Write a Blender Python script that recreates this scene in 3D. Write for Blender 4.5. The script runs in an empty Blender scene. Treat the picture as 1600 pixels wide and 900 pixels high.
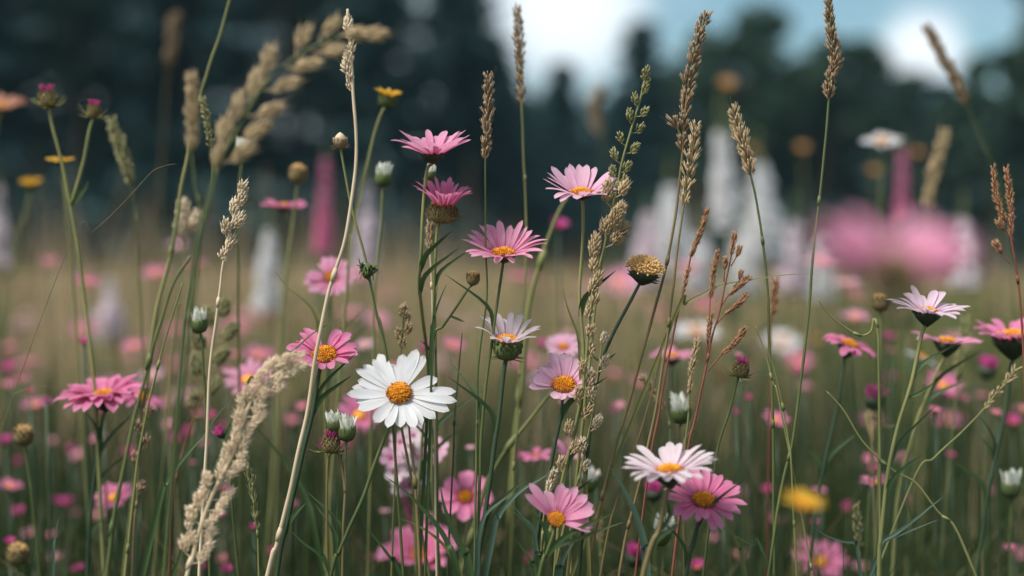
import bpy, math, random
import numpy as np
from mathutils import Vector, Matrix, noise as mnoise

SC = bpy.context.scene
COL = SC.collection
R = math.radians
RNG = random.Random(11)
NP = np.random.RandomState(5)

# ------------------------------------------------------------------ camera
CAM_Z, FOCAL_PX, PITCH = 0.55, 2222.0, -0.0090
FOCUS = 0.80
cam_d = bpy.data.cameras.new("camera")
cam_d.lens, cam_d.sensor_width = 50.0, 36.0
cam_d.clip_start, cam_d.clip_end = 0.02, 600.0
cam_d.dof.use_dof = True
cam_d.dof.focus_distance = FOCUS
cam_d.dof.aperture_fstop = 2.8
cam = bpy.data.objects.new("camera", cam_d)
cam.location = (0, 0, CAM_Z)
cam.rotation_euler = (math.pi / 2 + PITCH, 0, 0)
COL.objects.link(cam)
SC.camera = cam

# ------------------------------------------------------------------ light
SUN_EL, SUN_ROT = R(54), R(-128)
world = bpy.data.worlds.new("World")
SC.world = world
world.use_nodes = True
wt = world.node_tree
wt.nodes.clear()
def wn(t, **kw):
    n = wt.nodes.new(t)
    for k, v in kw.items():
        setattr(n, k, v)
    return n
w_out = wn("ShaderNodeOutputWorld")
w_bg = wn("ShaderNodeBackground")
w_bg.inputs[1].default_value = 0.07
sky = wn("ShaderNodeTexSky", sky_type="NISHITA", sun_disc=False, sun_elevation=SUN_EL, sun_rotation=SUN_ROT)
sky.air_density, sky.dust_density, sky.ozone_density = 1.0, 1.2, 1.4
w_tc = wn("ShaderNodeTexCoord")
w_map = wn("ShaderNodeMapping")
w_map.inputs["Location"].default_value = (3.3, 1.7, 0.4)
w_map.inputs["Scale"].default_value = (1.0, 1.0, 1.7)
w_noise = wn("ShaderNodeTexNoise")
w_noise.inputs["Scale"].default_value = 2.6
w_noise.inputs["Detail"].default_value = 7.0
w_noise.inputs["Roughness"].default_value = 0.55
w_ramp = wn("ShaderNodeValToRGB")
w_ramp.color_ramp.elements[0].position = 0.50
w_ramp.color_ramp.elements[1].position = 0.72
# a broad bank of bright cloud over the gap in the trees
def cloud_bank(direction, a, b):
    d = Vector(direction).normalized()
    dot = wn("ShaderNodeVectorMath", operation="DOT_PRODUCT")
    dot.inputs[1].default_value = d
    wt.links.new(w_tc.outputs["Generated"], dot.inputs[0])
    mr = wn("ShaderNodeMapRange")
    mr.interpolation_type = "SMOOTHSTEP"
    mr.inputs["From Min"].default_value = math.cos(R(b))
    mr.inputs["From Max"].default_value = math.cos(R(a))
    wt.links.new(dot.outputs["Value"], mr.inputs["Value"])
    return mr.outputs["Result"]
def wmax(a, b):
    m = wn("ShaderNodeMath", operation="MAXIMUM")
    wt.links.new(a, m.inputs[0]); wt.links.new(b, m.inputs[1])
    return m.outputs[0]
wt.links.new(w_tc.outputs["Generated"], w_map.inputs["Vector"])
wt.links.new(w_map.outputs["Vector"], w_noise.inputs["Vector"])
wt.links.new(w_noise.outputs["Fac"], w_ramp.inputs["Fac"])
def at_dir(px, py):
    v = Vector(((px - 800) / FOCAL_PX, 1.0, (450 - py) / FOCAL_PX))
    return Matrix.Rotation(PITCH, 3, "X") @ v
mask = wmax(w_ramp.outputs["Color"], cloud_bank(at_dir(885, 0), 0.6, 4.2))
mask = wmax(mask, cloud_bank(at_dir(1440, 80), 0.3, 2.0))
mask = wmax(mask, cloud_bank((0.0, 0.5, 1.0), 8, 45))
w_mix = wn("ShaderNodeMixRGB")
w_mix.inputs[2].default_value = (7.2, 7.7, 8.2, 1)
w_tint = wn("ShaderNodeMixRGB", blend_type="MULTIPLY")
w_tint.inputs[0].default_value = 1.0
w_tint.inputs[2].default_value = (0.80, 0.92, 0.82, 1)
wt.links.new(sky.outputs[0], w_tint.inputs[1])
wt.links.new(mask, w_mix.inputs[0])
wt.links.new(w_tint.outputs[0], w_mix.inputs[1])
wt.links.new(w_mix.outputs[0], w_bg.inputs[0])
wt.links.new(w_bg.outputs[0], w_out.inputs[0])

sun_d = bpy.data.lights.new("sun", "SUN")
sun_d.energy, sun_d.angle, sun_d.color = 2.7, R(18), (1.0, 0.94, 0.85)
sun = bpy.data.objects.new("sun", sun_d)
sd = Vector((math.sin(SUN_ROT) * math.cos(SUN_EL), math.cos(SUN_ROT) * math.cos(SUN_EL), math.sin(SUN_EL)))
sun.rotation_euler = (-sd).to_track_quat("-Z", "Y").to_euler()
sun.location = sd * 20
COL.objects.link(sun)

SC.view_settings.view_transform = "Standard"
SC.view_settings.look = "None"
SC.view_settings.exposure = 1.08
SC.view_settings.gamma = 1.0
SC.cycles.max_bounces = 6
SC.cycles.diffuse_bounces = 4
SC.cycles.transmission_bounces = 4
SC.cycles.glossy_bounces = 2
SC.cycles.use_denoising = True

# ------------------------------------------------------------------ pixel of the 1600x900 picture + depth -> point
ROTC = Matrix.Rotation(PITCH, 3, "X")
def P(px, py, d):
    v = Vector(((px - 800) / FOCAL_PX * d, d, (450 - py) / FOCAL_PX * d))
    return ROTC @ v + Vector((0, 0, CAM_Z))
def mm(px, d):                                    # size in metres of px pixels at depth d
    return px * d / FOCAL_PX

# ------------------------------------------------------------------ mesh collecting
class MB:
    def __init__(s):
        s.v, s.f, s.uv, s.mi = [], [], [], []
    def add(s, verts, faces, uvs=None, mi=0):
        o = len(s.v)
        s.v.extend(verts)
        s.f.extend(tuple(i + o for i in f) for f in faces)
        s.uv.extend(uvs if uvs is not None else [(0.5, 0.5)] * len(verts))
        s.mi.extend([mi] * len(faces))
    def build(s, name, mats, parent=None, base=None, smooth=True):
        me = bpy.data.meshes.new(name)
        b = Vector(base) if base is not None else Vector((0, 0, 0))
        me.from_pydata([tuple(Vector(p) - b) for p in s.v], [], s.f)
        if not isinstance(mats, (list, tuple)):
            mats = [mats]
        for m in mats:
            me.materials.append(m)
        uvl = me.uv_layers.new(name="UVMap")
        li = np.empty(len(me.loops), dtype=np.int32)
        me.loops.foreach_get("vertex_index", li)
        uvl.data.foreach_set("uv", np.array(s.uv, dtype=np.float32)[li].ravel())
        if smooth:
            me.polygons.foreach_set("use_smooth", [True] * len(me.polygons))
        if len(mats) > 1:
            me.polygons.foreach_set("material_index", s.mi)
        me.update()
        o = bpy.data.objects.new(name, me)
        COL.objects.link(o)
        if parent is not None:
            o.parent = parent
        elif base is not None:
            o.location = b
        return o

def fast_mesh(name, V, F, mat):
    me = bpy.data.meshes.new(name)
    me.vertices.add(len(V)); me.vertices.foreach_set("co", V.astype(np.float32).ravel())
    nl = F.size
    me.loops.add(nl); me.loops.foreach_set("vertex_index", F.astype(np.int32).ravel())
    me.polygons.add(len(F))
    me.polygons.foreach_set("loop_start", np.arange(0, nl, F.shape[1], dtype=np.int32))
    me.polygons.foreach_set("loop_total", np.full(len(F), F.shape[1], dtype=np.int32))
    me.polygons.foreach_set("use_smooth", [True] * len(F))
    me.materials.append(mat)
    me.update(calc_edges=True)
    o = bpy.data.objects.new(name, me)
    COL.objects.link(o)
    return o

def thing(name, label, cat, loc, group=None):
    o = bpy.data.objects.new(name, None)
    o.empty_display_size = 0.02
    o.location = loc
    COL.objects.link(o)
    o["label"], o["category"], o["kind"] = label, cat, "thing"
    if group:
        o["group"] = group
    return o
def tag(o, label, cat, group=None):
    o["label"], o["category"], o["kind"] = label, cat, "thing"
    if group:
        o["group"] = group
    return o

# ------------------------------------------------------------------ curves
def smooth_path(pts, step=6):
    pts = [Vector(p) for p in pts]
    if len(pts) < 3:
        return [pts[0].lerp(pts[-1], i / step) for i in range(step + 1)]
    out = []
    ext = [pts[0] * 2 - pts[1]] + pts + [pts[-1] * 2 - pts[-2]]
    for i in range(1, len(ext) - 2):
        a, b, c, d = ext[i - 1:i + 3]
        for k in range(step):
            t = k / step
            out.append(0.5 * ((2 * b) + (c - a) * t + (2 * a - 5 * b + 4 * c - d) * t * t + (3 * b - a - 3 * c + d) * t ** 3))
    out.append(pts[-1])
    return out
def px_path(pts, d):
    return [P(p[0], p[1], p[2] if len(p) > 2 else d) for p in pts]
def to_ground(pts, lean=None):
    """Continue a stem from its last visible point down to the ground."""
    a, b = pts[-2], pts[-1]
    dz = max(0.002, a.z - b.z)
    sx = max(-0.55, min(0.55, (b.x - a.x) / dz)) * 0.75
    sy = RNG.uniform(-0.08, 0.12)
    if lean is not None:
        sx = lean
    out = list(pts)
    h = b.z
    for k in (0.33, 0.7, 1.0):
        f = k - 0.25 * k * k
        out.append(Vector((b.x + sx * h * f, b.y + sy * h * k, h * (1 - k))))
    return out
def frames(path):
    n = len(path)
    tans = [(path[min(i + 1, n - 1)] - path[max(i - 1, 0)]).normalized() for i in range(n)]
    ref = Vector((1, 0, 0)) if abs(tans[0].x) < 0.8 else Vector((0, 1, 0))
    out = []
    for t in tans:
        ref = (ref - t * ref.dot(t)).normalized()
        out.append((t, ref.copy(), t.cross(ref)))
    return out
def tube(mb, path, r0, r1, sides=7, bumps=0.0, mi=0, cap=True):
    fr = frames(path)
    n = len(path)
    vs, uv, fs = [], [], []
    for i, p in enumerate(path):
        f = i / (n - 1)
        if n > 14:                                  # living stems are never quite straight
            p = p + mnoise.noise_vector(p * 38.0) * (0.55 * max(r0, r1) * min(1, i / 4))
        rr = (r0 + (r1 - r0) * f) * (1 + bumps * RNG.uniform(-1, 1))
        for k in range(sides):
            a = 2 * math.pi * k / sides
            vs.append(p + (fr[i][1] * math.cos(a) + fr[i][2] * math.sin(a)) * rr)
            uv.append((f, k / sides))
    for i in range(n - 1):
        for k in range(sides):
            k2 = (k + 1) % sides
            fs.append((i * sides + k, i * sides + k2, (i + 1) * sides + k2, (i + 1) * sides + k))
    if cap:
        fs.append(tuple(range(sides))[::-1])
        fs.append(tuple((n - 1) * sides + k for k in range(sides)))
    mb.add(vs, fs, uv, mi)
def basis(n):
    n = n.normalized()
    u = Vector((1, 0, 0)) - n * n.x
    if u.length < 0.2:
        u = Vector((0, 1, 0)) - n * n.y
    u.normalize()
    return u, n.cross(u), n
def lathe(mb, c, n, prof, sides=14, mi=0, wob=0.0):
    """prof: list of (height along n, radius)."""
    u, v, n = basis(n)
    vs, uv, fs = [], [], []
    for i, (h, r) in enumerate(prof):
        for k in range(sides):
            a = 2 * math.pi * k / sides
            rr = r * (1 + wob * RNG.uniform(-1, 1))
            vs.append(c + n * h + (u * math.cos(a) + v * math.sin(a)) * rr)
            uv.append((i / (len(prof) - 1), k / sides))
    for i in range(len(prof) - 1):
        for k in range(sides):
            k2 = (k + 1) % sides
            fs.append((i * sides + k, i * sides + k2, (i + 1) * sides + k2, (i + 1) * sides + k))
    fs.append(tuple(range(sides))[::-1])
    fs.append(tuple((len(prof) - 1) * sides + k for k in range(sides)))
    mb.add(vs, fs, uv, mi)
def spindle(mb, p, d, L, W, sides=5, mi=0, flat=0.75, sharp=0.55):
    """a pointed seed husk: from p along d"""
    d = d.normalized()
    u, v, d = basis(d)
    a0 = RNG.uniform(0, 6.28)
    u, v = u * math.cos(a0) + v * math.sin(a0), v * math.cos(a0) - u * math.sin(a0)
    vs, uv, fs = [p.copy()], [(0, 0.5)], []
    prof = ((0.22, 0.8), (0.5, 1.0), (0.78, sharp))
    for t, r in prof:
        for k in range(sides):
            a = 2 * math.pi * k / sides
            vs.append(p + d * (L * t) + u * (math.cos(a) * W * 0.5 * r) + v * (math.sin(a) * W * 0.5 * r * flat))
            uv.append((t, k / sides))
    vs.append(p + d * L); uv.append((1, 0.5))
    for k in range(sides):
        k2 = (k + 1) % sides
        fs.append((0, 1 + k2, 1 + k))
        for i in range(2):
            fs.append((1 + i * sides + k, 1 + i * sides + k2, 1 + (i + 1) * sides + k2, 1 + (i + 1) * sides + k))
        fs.append((1 + 2 * sides + k, 1 + 2 * sides + k2, 1 + 3 * sides))
    mb.add(vs, fs, uv, mi)
def ribbon(mb, path, W, facing=None, fold=0.25, twist=0.0, mi=0, tip=0.0, basew=0.55):
    """grass leaf: a folded tapering ribbon, first point = base"""
    n = len(path)
    vs, uv, fs = [], [], []
    for i, p in enumerate(path):
        f = i / (n - 1)
        t = (path[min(i + 1, n - 1)] - path[max(i - 1, 0)]).normalized()
        fc = (facing or Vector((0.25, -1, 0.35)))
        s = t.cross(fc)
        if s.length < 1e-4:
            s = Vector((1, 0, 0))
        s.normalize()
        nn = s.cross(t)
        a = twist * f
        s, nn = s * math.cos(a) + nn * math.sin(a), nn * math.cos(a) - s * math.sin(a)
        w = W * 0.5 * (basew + (1 - basew) * min(1, f * 3.5)) * max(tip, (1 - f ** 2.2)) + 0.00012
        for q in (-1, -0.5, 0, 0.5, 1):
            vs.append(p + s * (q * w) + nn * (abs(q) * fold * w))
            uv.append((f, (q + 1) / 2))
    for i in range(n - 1):
        for k in range(4):
            fs.append((i * 5 + k, i * 5 + k + 1, (i + 1) * 5 + k + 1, (i + 1) * 5 + k))
    mb.add(vs, fs, uv, mi)

# ------------------------------------------------------------------ materials
def nmat(name):
    m = bpy.data.materials.new(name)
    m.use_nodes = True
    m.node_tree.nodes.clear()
    return m, m.node_tree
def leafy(name, c1, c2, trans=0.3, rough=0.55, noise_scale=60.0, island=True, vein=0.0, spec=0.25, tip=None, base=None, bump=0.0, stretch=None):
    """two-tone plant surface: diffuse body with some light passing through it"""
    m, t = nmat(name)
    N = t.nodes.new
    L = t.links.new
    out = N("ShaderNodeOutputMaterial")
    geo = N("ShaderNodeNewGeometry")
    info = N("ShaderNodeObjectInfo")
    tc = N("ShaderNodeTexCoord")
    nz = N("ShaderNodeTexNoise")
    nz.inputs["Scale"].default_value = noise_scale
    nz.inputs["Detail"].default_value = 4
    L(tc.outputs["Object"], nz.inputs["Vector"])
    fac = N("ShaderNodeMath"); fac.operation = "ADD"
    sub = N("ShaderNodeMath"); sub.operation = "MULTIPLY_ADD"
    L(nz.outputs["Fac"], sub.inputs[0]); sub.inputs[1].default_value = 1.3 if island else 1.8; sub.inputs[2].default_value = -0.55 if island else -0.5
    L(sub.outputs[0], fac.inputs[0])
    k = N("ShaderNodeMath"); k.operation = "MULTIPLY_ADD"
    L(geo.outputs["Random Per Island"] if island else info.outputs["Random"], k.inputs[0])
    k.inputs[1].default_value = 0.8 if island else 0.35; k.inputs[2].default_value = 0.0 if island else -0.15
    L(k.outputs[0], fac.inputs[1]); fac.use_clamp = True
    mix = N("ShaderNodeMixRGB")
    mix.inputs[1].default_value = (*c1, 1); mix.inputs[2].default_value = (*c2, 1)
    L(fac.outputs[0], mix.inputs[0])
    col = mix.outputs[0]
    uv = N("ShaderNodeUVMap")
    sep = N("ShaderNodeSeparateXYZ")
    L(uv.outputs[0], sep.inputs[0])
    for target, lo, hi in ((tip, 0.6, 1.0), (base, 0.35, 0.0)):
        if target is None:
            continue
        mr = N("ShaderNodeMapRange"); mr.interpolation_type = "SMOOTHSTEP"
        mr.inputs["From Min"].default_value = lo; mr.inputs["From Max"].default_value = hi
        L(sep.outputs[0], mr.inputs["Value"])
        mx = N("ShaderNodeMixRGB")
        L(mr.outputs[0], mx.inputs[0]); L(col, mx.inputs[1]); mx.inputs[2].default_value = (*target, 1)
        col = mx.outputs[0]
    bump_src = nz.outputs["Fac"]
    if vein > 0:
        mp = N("ShaderNodeMapping"); mp.inputs["Scale"].default_value = (1.3, 22.0, 1.0)
        L(uv.outputs[0], mp.inputs[0])
        vz = N("ShaderNodeTexNoise"); vz.inputs["Scale"].default_value = 1.0; vz.inputs["Detail"].default_value = 3
        L(mp.outputs[0], vz.inputs["Vector"])
        mr = N("ShaderNodeMapRange")
        mr.inputs["From Min"].default_value = 0.35; mr.inputs["From Max"].default_value = 0.65
        mr.inputs["To Min"].default_value = 1 - vein; mr.inputs["To Max"].default_value = 1.0
        L(vz.outputs["Fac"], mr.inputs["Value"])
        mx = N("ShaderNodeMixRGB"); mx.blend_type = "MULTIPLY"; mx.inputs[0].default_value = 1
        L(col, mx.inputs[1]); L(mr.outputs[0], mx.inputs[2])
        col = mx.outputs[0]
        bump_src = vz.outputs["Fac"]
    bs = N("ShaderNodeBsdfPrincipled")
    bs.inputs["Roughness"].default_value = rough
    bs.inputs["Specular IOR Level"].default_value = spec
    L(col, bs.inputs["Base Color"])
    if bump > 0:
        bp = N("ShaderNodeBump"); bp.inputs["Strength"].default_value = bump; bp.inputs["Distance"].default_value = 0.0006
        L(bump_src, bp.inputs["Height"]); L(bp.outputs[0], bs.inputs["Normal"])
    if trans > 0:
        tr = N("ShaderNodeBsdfTranslucent")
        L(col, tr.inputs["Color"])
        mxs = N("ShaderNodeMixShader"); mxs.inputs[0].default_value = trans
        L(bs.outputs[0], mxs.inputs[1]); L(tr.outputs[0], mxs.inputs[2])
        L(mxs.outputs[0], out.inputs[0])
    else:
        L(bs.outputs[0], out.inputs[0])
    return m

M = {}
def petal(name, c1, c2, tip=None, base=None, vein=0.22):
    M[name] = leafy("petal_" + name, c1, c2, trans=0.46, rough=0.5, noise_scale=90, vein=vein, tip=tip, base=base, bump=0.5, spec=0.3)
petal("pink", (0.82, 0.30, 0.49), (0.87, 0.42, 0.60), tip=(0.87, 0.45, 0.62), base=(0.68, 0.15, 0.36))
petal("rose", (0.76, 0.18, 0.38), (0.82, 0.29, 0.49), tip=(0.82, 0.31, 0.52), base=(0.62, 0.08, 0.24))
petal("pale", (0.84, 0.46, 0.64), (0.87, 0.57, 0.72), tip=(0.87, 0.58, 0.72), base=(0.78, 0.30, 0.50))
petal("magenta", (0.62, 0.07, 0.30), (0.72, 0.14, 0.40))
petal("blush", (0.84, 0.66, 0.74), (0.86, 0.76, 0.80), tip=(0.86, 0.78, 0.82), base=(0.80, 0.42, 0.58))
petal("lilac", (0.80, 0.58, 0.72), (0.86, 0.70, 0.80), base=(0.72, 0.36, 0.54))
petal("white", (0.80, 0.80, 0.83), (0.84, 0.84, 0.86), base=(0.80, 0.78, 0.78), vein=0.10)
petal("yellow", (0.80, 0.42, 0.03), (0.85, 0.55, 0.06))
petal("ochre", (0.42, 0.23, 0.09), (0.56, 0.33, 0.12))
petal("dusty", (0.58, 0.28, 0.20), (0.66, 0.36, 0.26))
M["disc"] = leafy("disc_florets", (0.62, 0.20, 0.015), (0.86, 0.42, 0.03), trans=0.1, noise_scale=300, rough=0.6)
M["disc_rim"] = leafy("disc_rim", (0.22, 0.07, 0.02), (0.55, 0.20, 0.03), trans=0.05, noise_scale=300, rough=0.7)
M["disc_tan"] = leafy("disc_tan", (0.88, 0.50, 0.17), (0.96, 0.76, 0.40), trans=0.3, noise_scale=300, rough=0.7)
M["stem"] = leafy("green_stem", (0.055, 0.085, 0.030), (0.12, 0.135, 0.045), trans=0.0, noise_scale=35, island=False, rough=0.5, spec=0.3)
M["stem_light"] = leafy("olive_stem", (0.12, 0.14, 0.05), (0.24, 0.23, 0.09), trans=0.0, noise_scale=30, island=False, rough=0.55)
M["stem_dark"] = leafy("dark_stem", (0.022, 0.048, 0.028), (0.05, 0.075, 0.035), trans=0.0, noise_scale=35, island=False, rough=0.5, spec=0.3)
M["stem_straw"] = leafy("straw_stem", (0.46, 0.36, 0.24), (0.62, 0.51, 0.36), trans=0.0, noise_scale=40, island=False, rough=0.6)
M["stem_brown"] = leafy("brown_stem", (0.14, 0.11, 0.05), (0.24, 0.18, 0.08), trans=0.0, noise_scale=40, island=False, rough=0.6)
M["stem_red"] = leafy("red_stem", (0.14, 0.04, 0.03), (0.24, 0.09, 0.06), trans=0.0, noise_scale=40, island=False, rough=0.55)
M["calyx"] = leafy("calyx_green", (0.05, 0.085, 0.03), (0.13, 0.16, 0.055), trans=0.1, noise_scale=200, rough=0.6)
M["calyx_dark"] = leafy("calyx_dark", (0.020, 0.040, 0.026), (0.05, 0.065, 0.035), trans=0.05, noise_scale=200, rough=0.6)
M["calyx_brown"] = leafy("calyx_brown", (0.10, 0.075, 0.03), (0.24, 0.18, 0.08), trans=0.1, noise_scale=200, rough=0.7)
M["leaf"] = leafy("leaf_green", (0.035, 0.075, 0.028), (0.075, 0.13, 0.045), trans=0.3, noise_scale=40, vein=0.3, rough=0.45, spec=0.35, bump=0.3)
M["leaf_blue"] = leafy("leaf_bluegreen", (0.05, 0.10, 0.075), (0.10, 0.16, 0.11), trans=0.3, noise_scale=40, vein=0.3, rough=0.45, spec=0.35, bump=0.3)
M["leaf_olive"] = leafy("leaf_olive", (0.13, 0.16, 0.05), (0.26, 0.25, 0.09), trans=0.35, noise_scale=40, vein=0.3, rough=0.5)
M["husk_tan"] = leafy("husk_tan", (0.36, 0.25, 0.13), (0.60, 0.45, 0.27), trans=0.25, noise_scale=200, rough=0.7, tip=(0.60, 0.50, 0.34))
M["husk_cream"] = leafy("husk_cream", (0.58, 0.45, 0.30), (0.80, 0.68, 0.50), trans=0.3, noise_scale=200, rough=0.7, tip=(0.84, 0.75, 0.60))
M["husk_gold"] = leafy("husk_gold", (0.46, 0.34, 0.19), (0.68, 0.54, 0.34), trans=0.3, noise_scale=200, rough=0.7, tip=(0.74, 0.62, 0.44))
M["husk_peach"] = leafy("husk_peach", (0.80, 0.64, 0.46), (0.92, 0.80, 0.63), trans=0.3, noise_scale=200, rough=0.7, tip=(0.84, 0.72, 0.56))
M["husk_brown"] = leafy("husk_brown", (0.20, 0.13, 0.075), (0.36, 0.25, 0.15), trans=0.22, noise_scale=200, rough=0.7, tip=(0.46, 0.36, 0.25))
M["husk_red"] = leafy("husk_red", (0.30, 0.14, 0.075), (0.46, 0.25, 0.13), trans=0.25, noise_scale=200, rough=0.7, tip=(0.52, 0.34, 0.2))
M["husk_green"] = leafy("husk_green", (0.17, 0.19, 0.07), (0.36, 0.34, 0.16), trans=0.25, noise_scale=200, rough=0.7, tip=(0.50, 0.45, 0.28))
M["white_bud"] = leafy("bud_white", (0.78, 0.78, 0.66), (0.85, 0.85, 0.80), trans=0.3, noise_scale=150, rough=0.6)
M["spire_white"] = leafy("spire_white", (0.84, 0.83, 0.84), (0.90, 0.89, 0.90), trans=0.5, noise_scale=60, rough=0.6)
M["spire_pink"] = leafy("spire_pink", (0.76, 0.22, 0.42), (0.84, 0.36, 0.54), trans=0.45, noise_scale=60, rough=0.6)
M["spire_lilac"] = leafy("spire_lilac", (0.82, 0.70, 0.77), (0.88, 0.80, 0.84), trans=0.5, noise_scale=60, rough=0.6)
M["spire_tip"] = leafy("spire_tip", (0.30, 0.34, 0.13), (0.50, 0.52, 0.26), trans=0.3, noise_scale=60, rough=0.6)
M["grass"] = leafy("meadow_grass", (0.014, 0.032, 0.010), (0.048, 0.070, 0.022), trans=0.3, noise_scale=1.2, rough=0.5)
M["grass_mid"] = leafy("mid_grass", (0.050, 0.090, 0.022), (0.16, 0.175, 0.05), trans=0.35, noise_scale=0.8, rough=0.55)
M["grass_dry"] = leafy("dry_grass", (0.33, 0.22, 0.12), (0.60, 0.44, 0.27), trans=0.3, noise_scale=0.7, rough=0.65)
M["bark"] = leafy("bark", (0.035, 0.028, 0.022), (0.07, 0.058, 0.045), trans=0.0, noise_scale=8, island=False, rough=0.9)
M["conifer"] = leafy("conifer_needles", (0.006, 0.030, 0.036), (0.015, 0.050, 0.048), trans=0.15, noise_scale=0.5, rough=0.6)
M["broad"] = leafy("broad_leaves", (0.018, 0.050, 0.033), (0.044, 0.080, 0.042), trans=0.25, noise_scale=0.4, rough=0.55)
M["wood"] = leafy("far_wood", (0.007, 0.032, 0.038), (0.016, 0.050, 0.050), trans=0.1, noise_scale=0.3, rough=0.7)

# ================================================================== SETTING
def ground():
    nx, ny = 90, 110
    mb = MB()
    xs = np.linspace(-1, 1, nx); ys = np.linspace(0, 1, ny)
    vs = []
    for j in ys:
        y = -6 + 260 * j ** 2.2
        for i in xs:
            x = np.sign(i) * (abs(i) ** 1.6) * 170
            r = math.hypot(x, y - 1)
            z = 0.0 if r < 3 else min(1, (r - 3) / 8) * 0.10 * mnoise.noise((x * 0.12, y * 0.12, 3.1))
            vs.append((x, y, z - 0.004))
    fs = [(a * nx + b, a * nx + b + 1, (a + 1) * nx + b + 1, (a + 1) * nx + b) for a in range(ny - 1) for b in range(nx - 1)]
    mb.add(vs, fs)
    m, t = nmat("meadow_soil")
    N, L = t.nodes.new, t.links.new
    out = N("ShaderNodeOutputMaterial"); bs = N("ShaderNodeBsdfPrincipled")
    tc = N("ShaderNodeTexCoord")
    n1 = N("ShaderNodeTexNoise"); n1.inputs["Scale"].default_value = 0.6; n1.inputs["Detail"].default_value = 8
    n2 = N("ShaderNodeTexNoise"); n2.inputs["Scale"].default_value = 45; n2.inputs["Detail"].default_value = 5
    L(tc.outputs["Object"], n1.inputs["Vector"]); L(tc.outputs["Object"], n2.inputs["Vector"])
    mx = N("ShaderNodeMixRGB"); mx.inputs[1].default_value = (0.035, 0.045, 0.018, 1); mx.inputs[2].default_value = (0.13, 0.10, 0.055, 1)
    L(n1.outputs["Fac"], mx.inputs[0])
    m2 = N("ShaderNodeMixRGB"); m2.blend_type = "MULTIPLY"; m2.inputs[0].default_value = 0.7
    L(mx.outputs[0], m2.inputs[1]); L(n2.outputs["Color"], m2.inputs[2])
    L(m2.outputs[0], bs.inputs["Base Color"]); bs.inputs["Roughness"].default_value = 0.95
    L(bs.outputs[0], out.inputs[0])
    o = mb.build("ground", m)
    o["kind"] = "structure"
    return o
ground()

def blade_field(name, n, mat, ymin, ymax, h0, h1, w0, w1, xfun=None, hfun=None, bend=0.35, seg=4, power=2.0, head=False, seed=1, margin=0.5):
    """many separate curved grass blades in one mesh, thick in the wedge in front of the camera"""
    rs = np.random.RandomState(seed)
    y = (ymin ** power + (ymax ** power - ymin ** power) * rs.rand(n)) ** (1 / power)
    x = (rs.rand(n) * 2 - 1) * (0.42 * y + margin)
    if xfun is not None:
        keep = rs.rand(n) < xfun(x, y)
        x, y = x[keep], y[keep]
        n = len(x)
    h = h0 + (h1 - h0) * rs.rand(n) ** 1.4
    if hfun is not None:
        h = np.minimum(h, hfun(x, y) * (0.7 + 0.3 * rs.rand(n)))
    w = (w0 + (w1 - w0) * rs.rand(n)) * 0.5 * (1 + y * 0.035)
    az = rs.rand(n) * 2 * np.pi
    lean = rs.rand(n) ** 1.5 * bend
    dx, dy = np.cos(az), np.sin(az)
    fa = rs.rand(n) * np.pi
    sx, sy = np.cos(fa), np.sin(fa)
    k = seg + 1
    t = np.linspace(0, 1, k)
    arch = 1 + 1.6 * rs.rand(n)
    off = lean[:, None] * h[:, None] * (t[None, :] ** arch[:, None])
    zz = h[:, None] * (t[None, :] - 0.22 * (lean[:, None]) * t[None, :] ** 3)
    prof = (1 - t ** 2.0) * 0.85 + 0.06
    if head:
        prof = np.array([0.35, 0.3, 0.28, 1.0, 0.12]) if k == 5 else prof
    cx = x[:, None] + dx[:, None] * off
    cy = y[:, None] + dy[:, None] * off
    ww = w[:, None] * prof[None, :]
    V = np.empty((n, k, 2, 3))
    V[:, :, 0, 0] = cx - sx[:, None] * ww; V[:, :, 1, 0] = cx + sx[:, None] * ww
    V[:, :, 0, 1] = cy - sy[:, None] * ww; V[:, :, 1, 1] = cy + sy[:, None] * ww
    V[:, :, 0, 2] = zz; V[:, :, 1, 2] = zz
    base = (np.arange(n) * k * 2)[:, None] + (np.arange(seg) * 2)[None, :]
    F = np.stack([base, base + 1, base + 3, base + 2], axis=-1).reshape(-1, 4)
    o = fast_mesh(name, V.reshape(-1, 3), F, mat)
    o["kind"] = "stuff"
    return o

def low_near(x, y):                                # the near sward stays under the flowers
    return np.where(y < 1.0, 0.26 + 0.15 * np.clip((y - 0.5) / 0.30, 0, 1), 0.42)
def patch(x, y):
    return 0.5 + 0.5 * np.sin(x * 1.9 + 0.6 * np.sin(y * 1.3)) * np.sin(y * 1.1 + 0.8)
def dry_patch(x, y):                               # straw stands thicker to the west and far off
    s = x / (0.36 * y + 0.01)
    west = np.clip(0.75 - 0.75 * s, 0.12, 1.0)
    return np.clip(west * (0.45 + 0.6 * patch(x, y)), 0.05, 1)
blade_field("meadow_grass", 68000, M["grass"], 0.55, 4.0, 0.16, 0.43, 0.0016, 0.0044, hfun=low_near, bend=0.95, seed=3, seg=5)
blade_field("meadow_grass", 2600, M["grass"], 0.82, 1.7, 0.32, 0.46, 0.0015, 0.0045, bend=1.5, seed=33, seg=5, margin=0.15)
blade_field("meadow_grass", 34000, M["grass_mid"], 2.5, 11.0, 0.22, 0.47, 0.003, 0.006, bend=0.6, seed=4)
blade_field("dry_grass", 46000, M["grass_dry"], 1.5, 12.0, 0.30, 0.60, 0.0016, 0.0036, xfun=dry_patch, bend=0.35, head=True, seed=5)
blade_field("dry_grass", 40000, M["grass_dry"], 9.0, 30.0, 0.35, 0.70, 0.006, 0.012, xfun=lambda x, y: np.clip(dry_patch(x, y) + 0.15, 0, 1), bend=0.35, head=True, seed=6)
blade_field("meadow_grass", 26000, M["grass_mid"], 8.0, 32.0, 0.3, 0.55, 0.008, 0.014, bend=0.5, seed=7)
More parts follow.
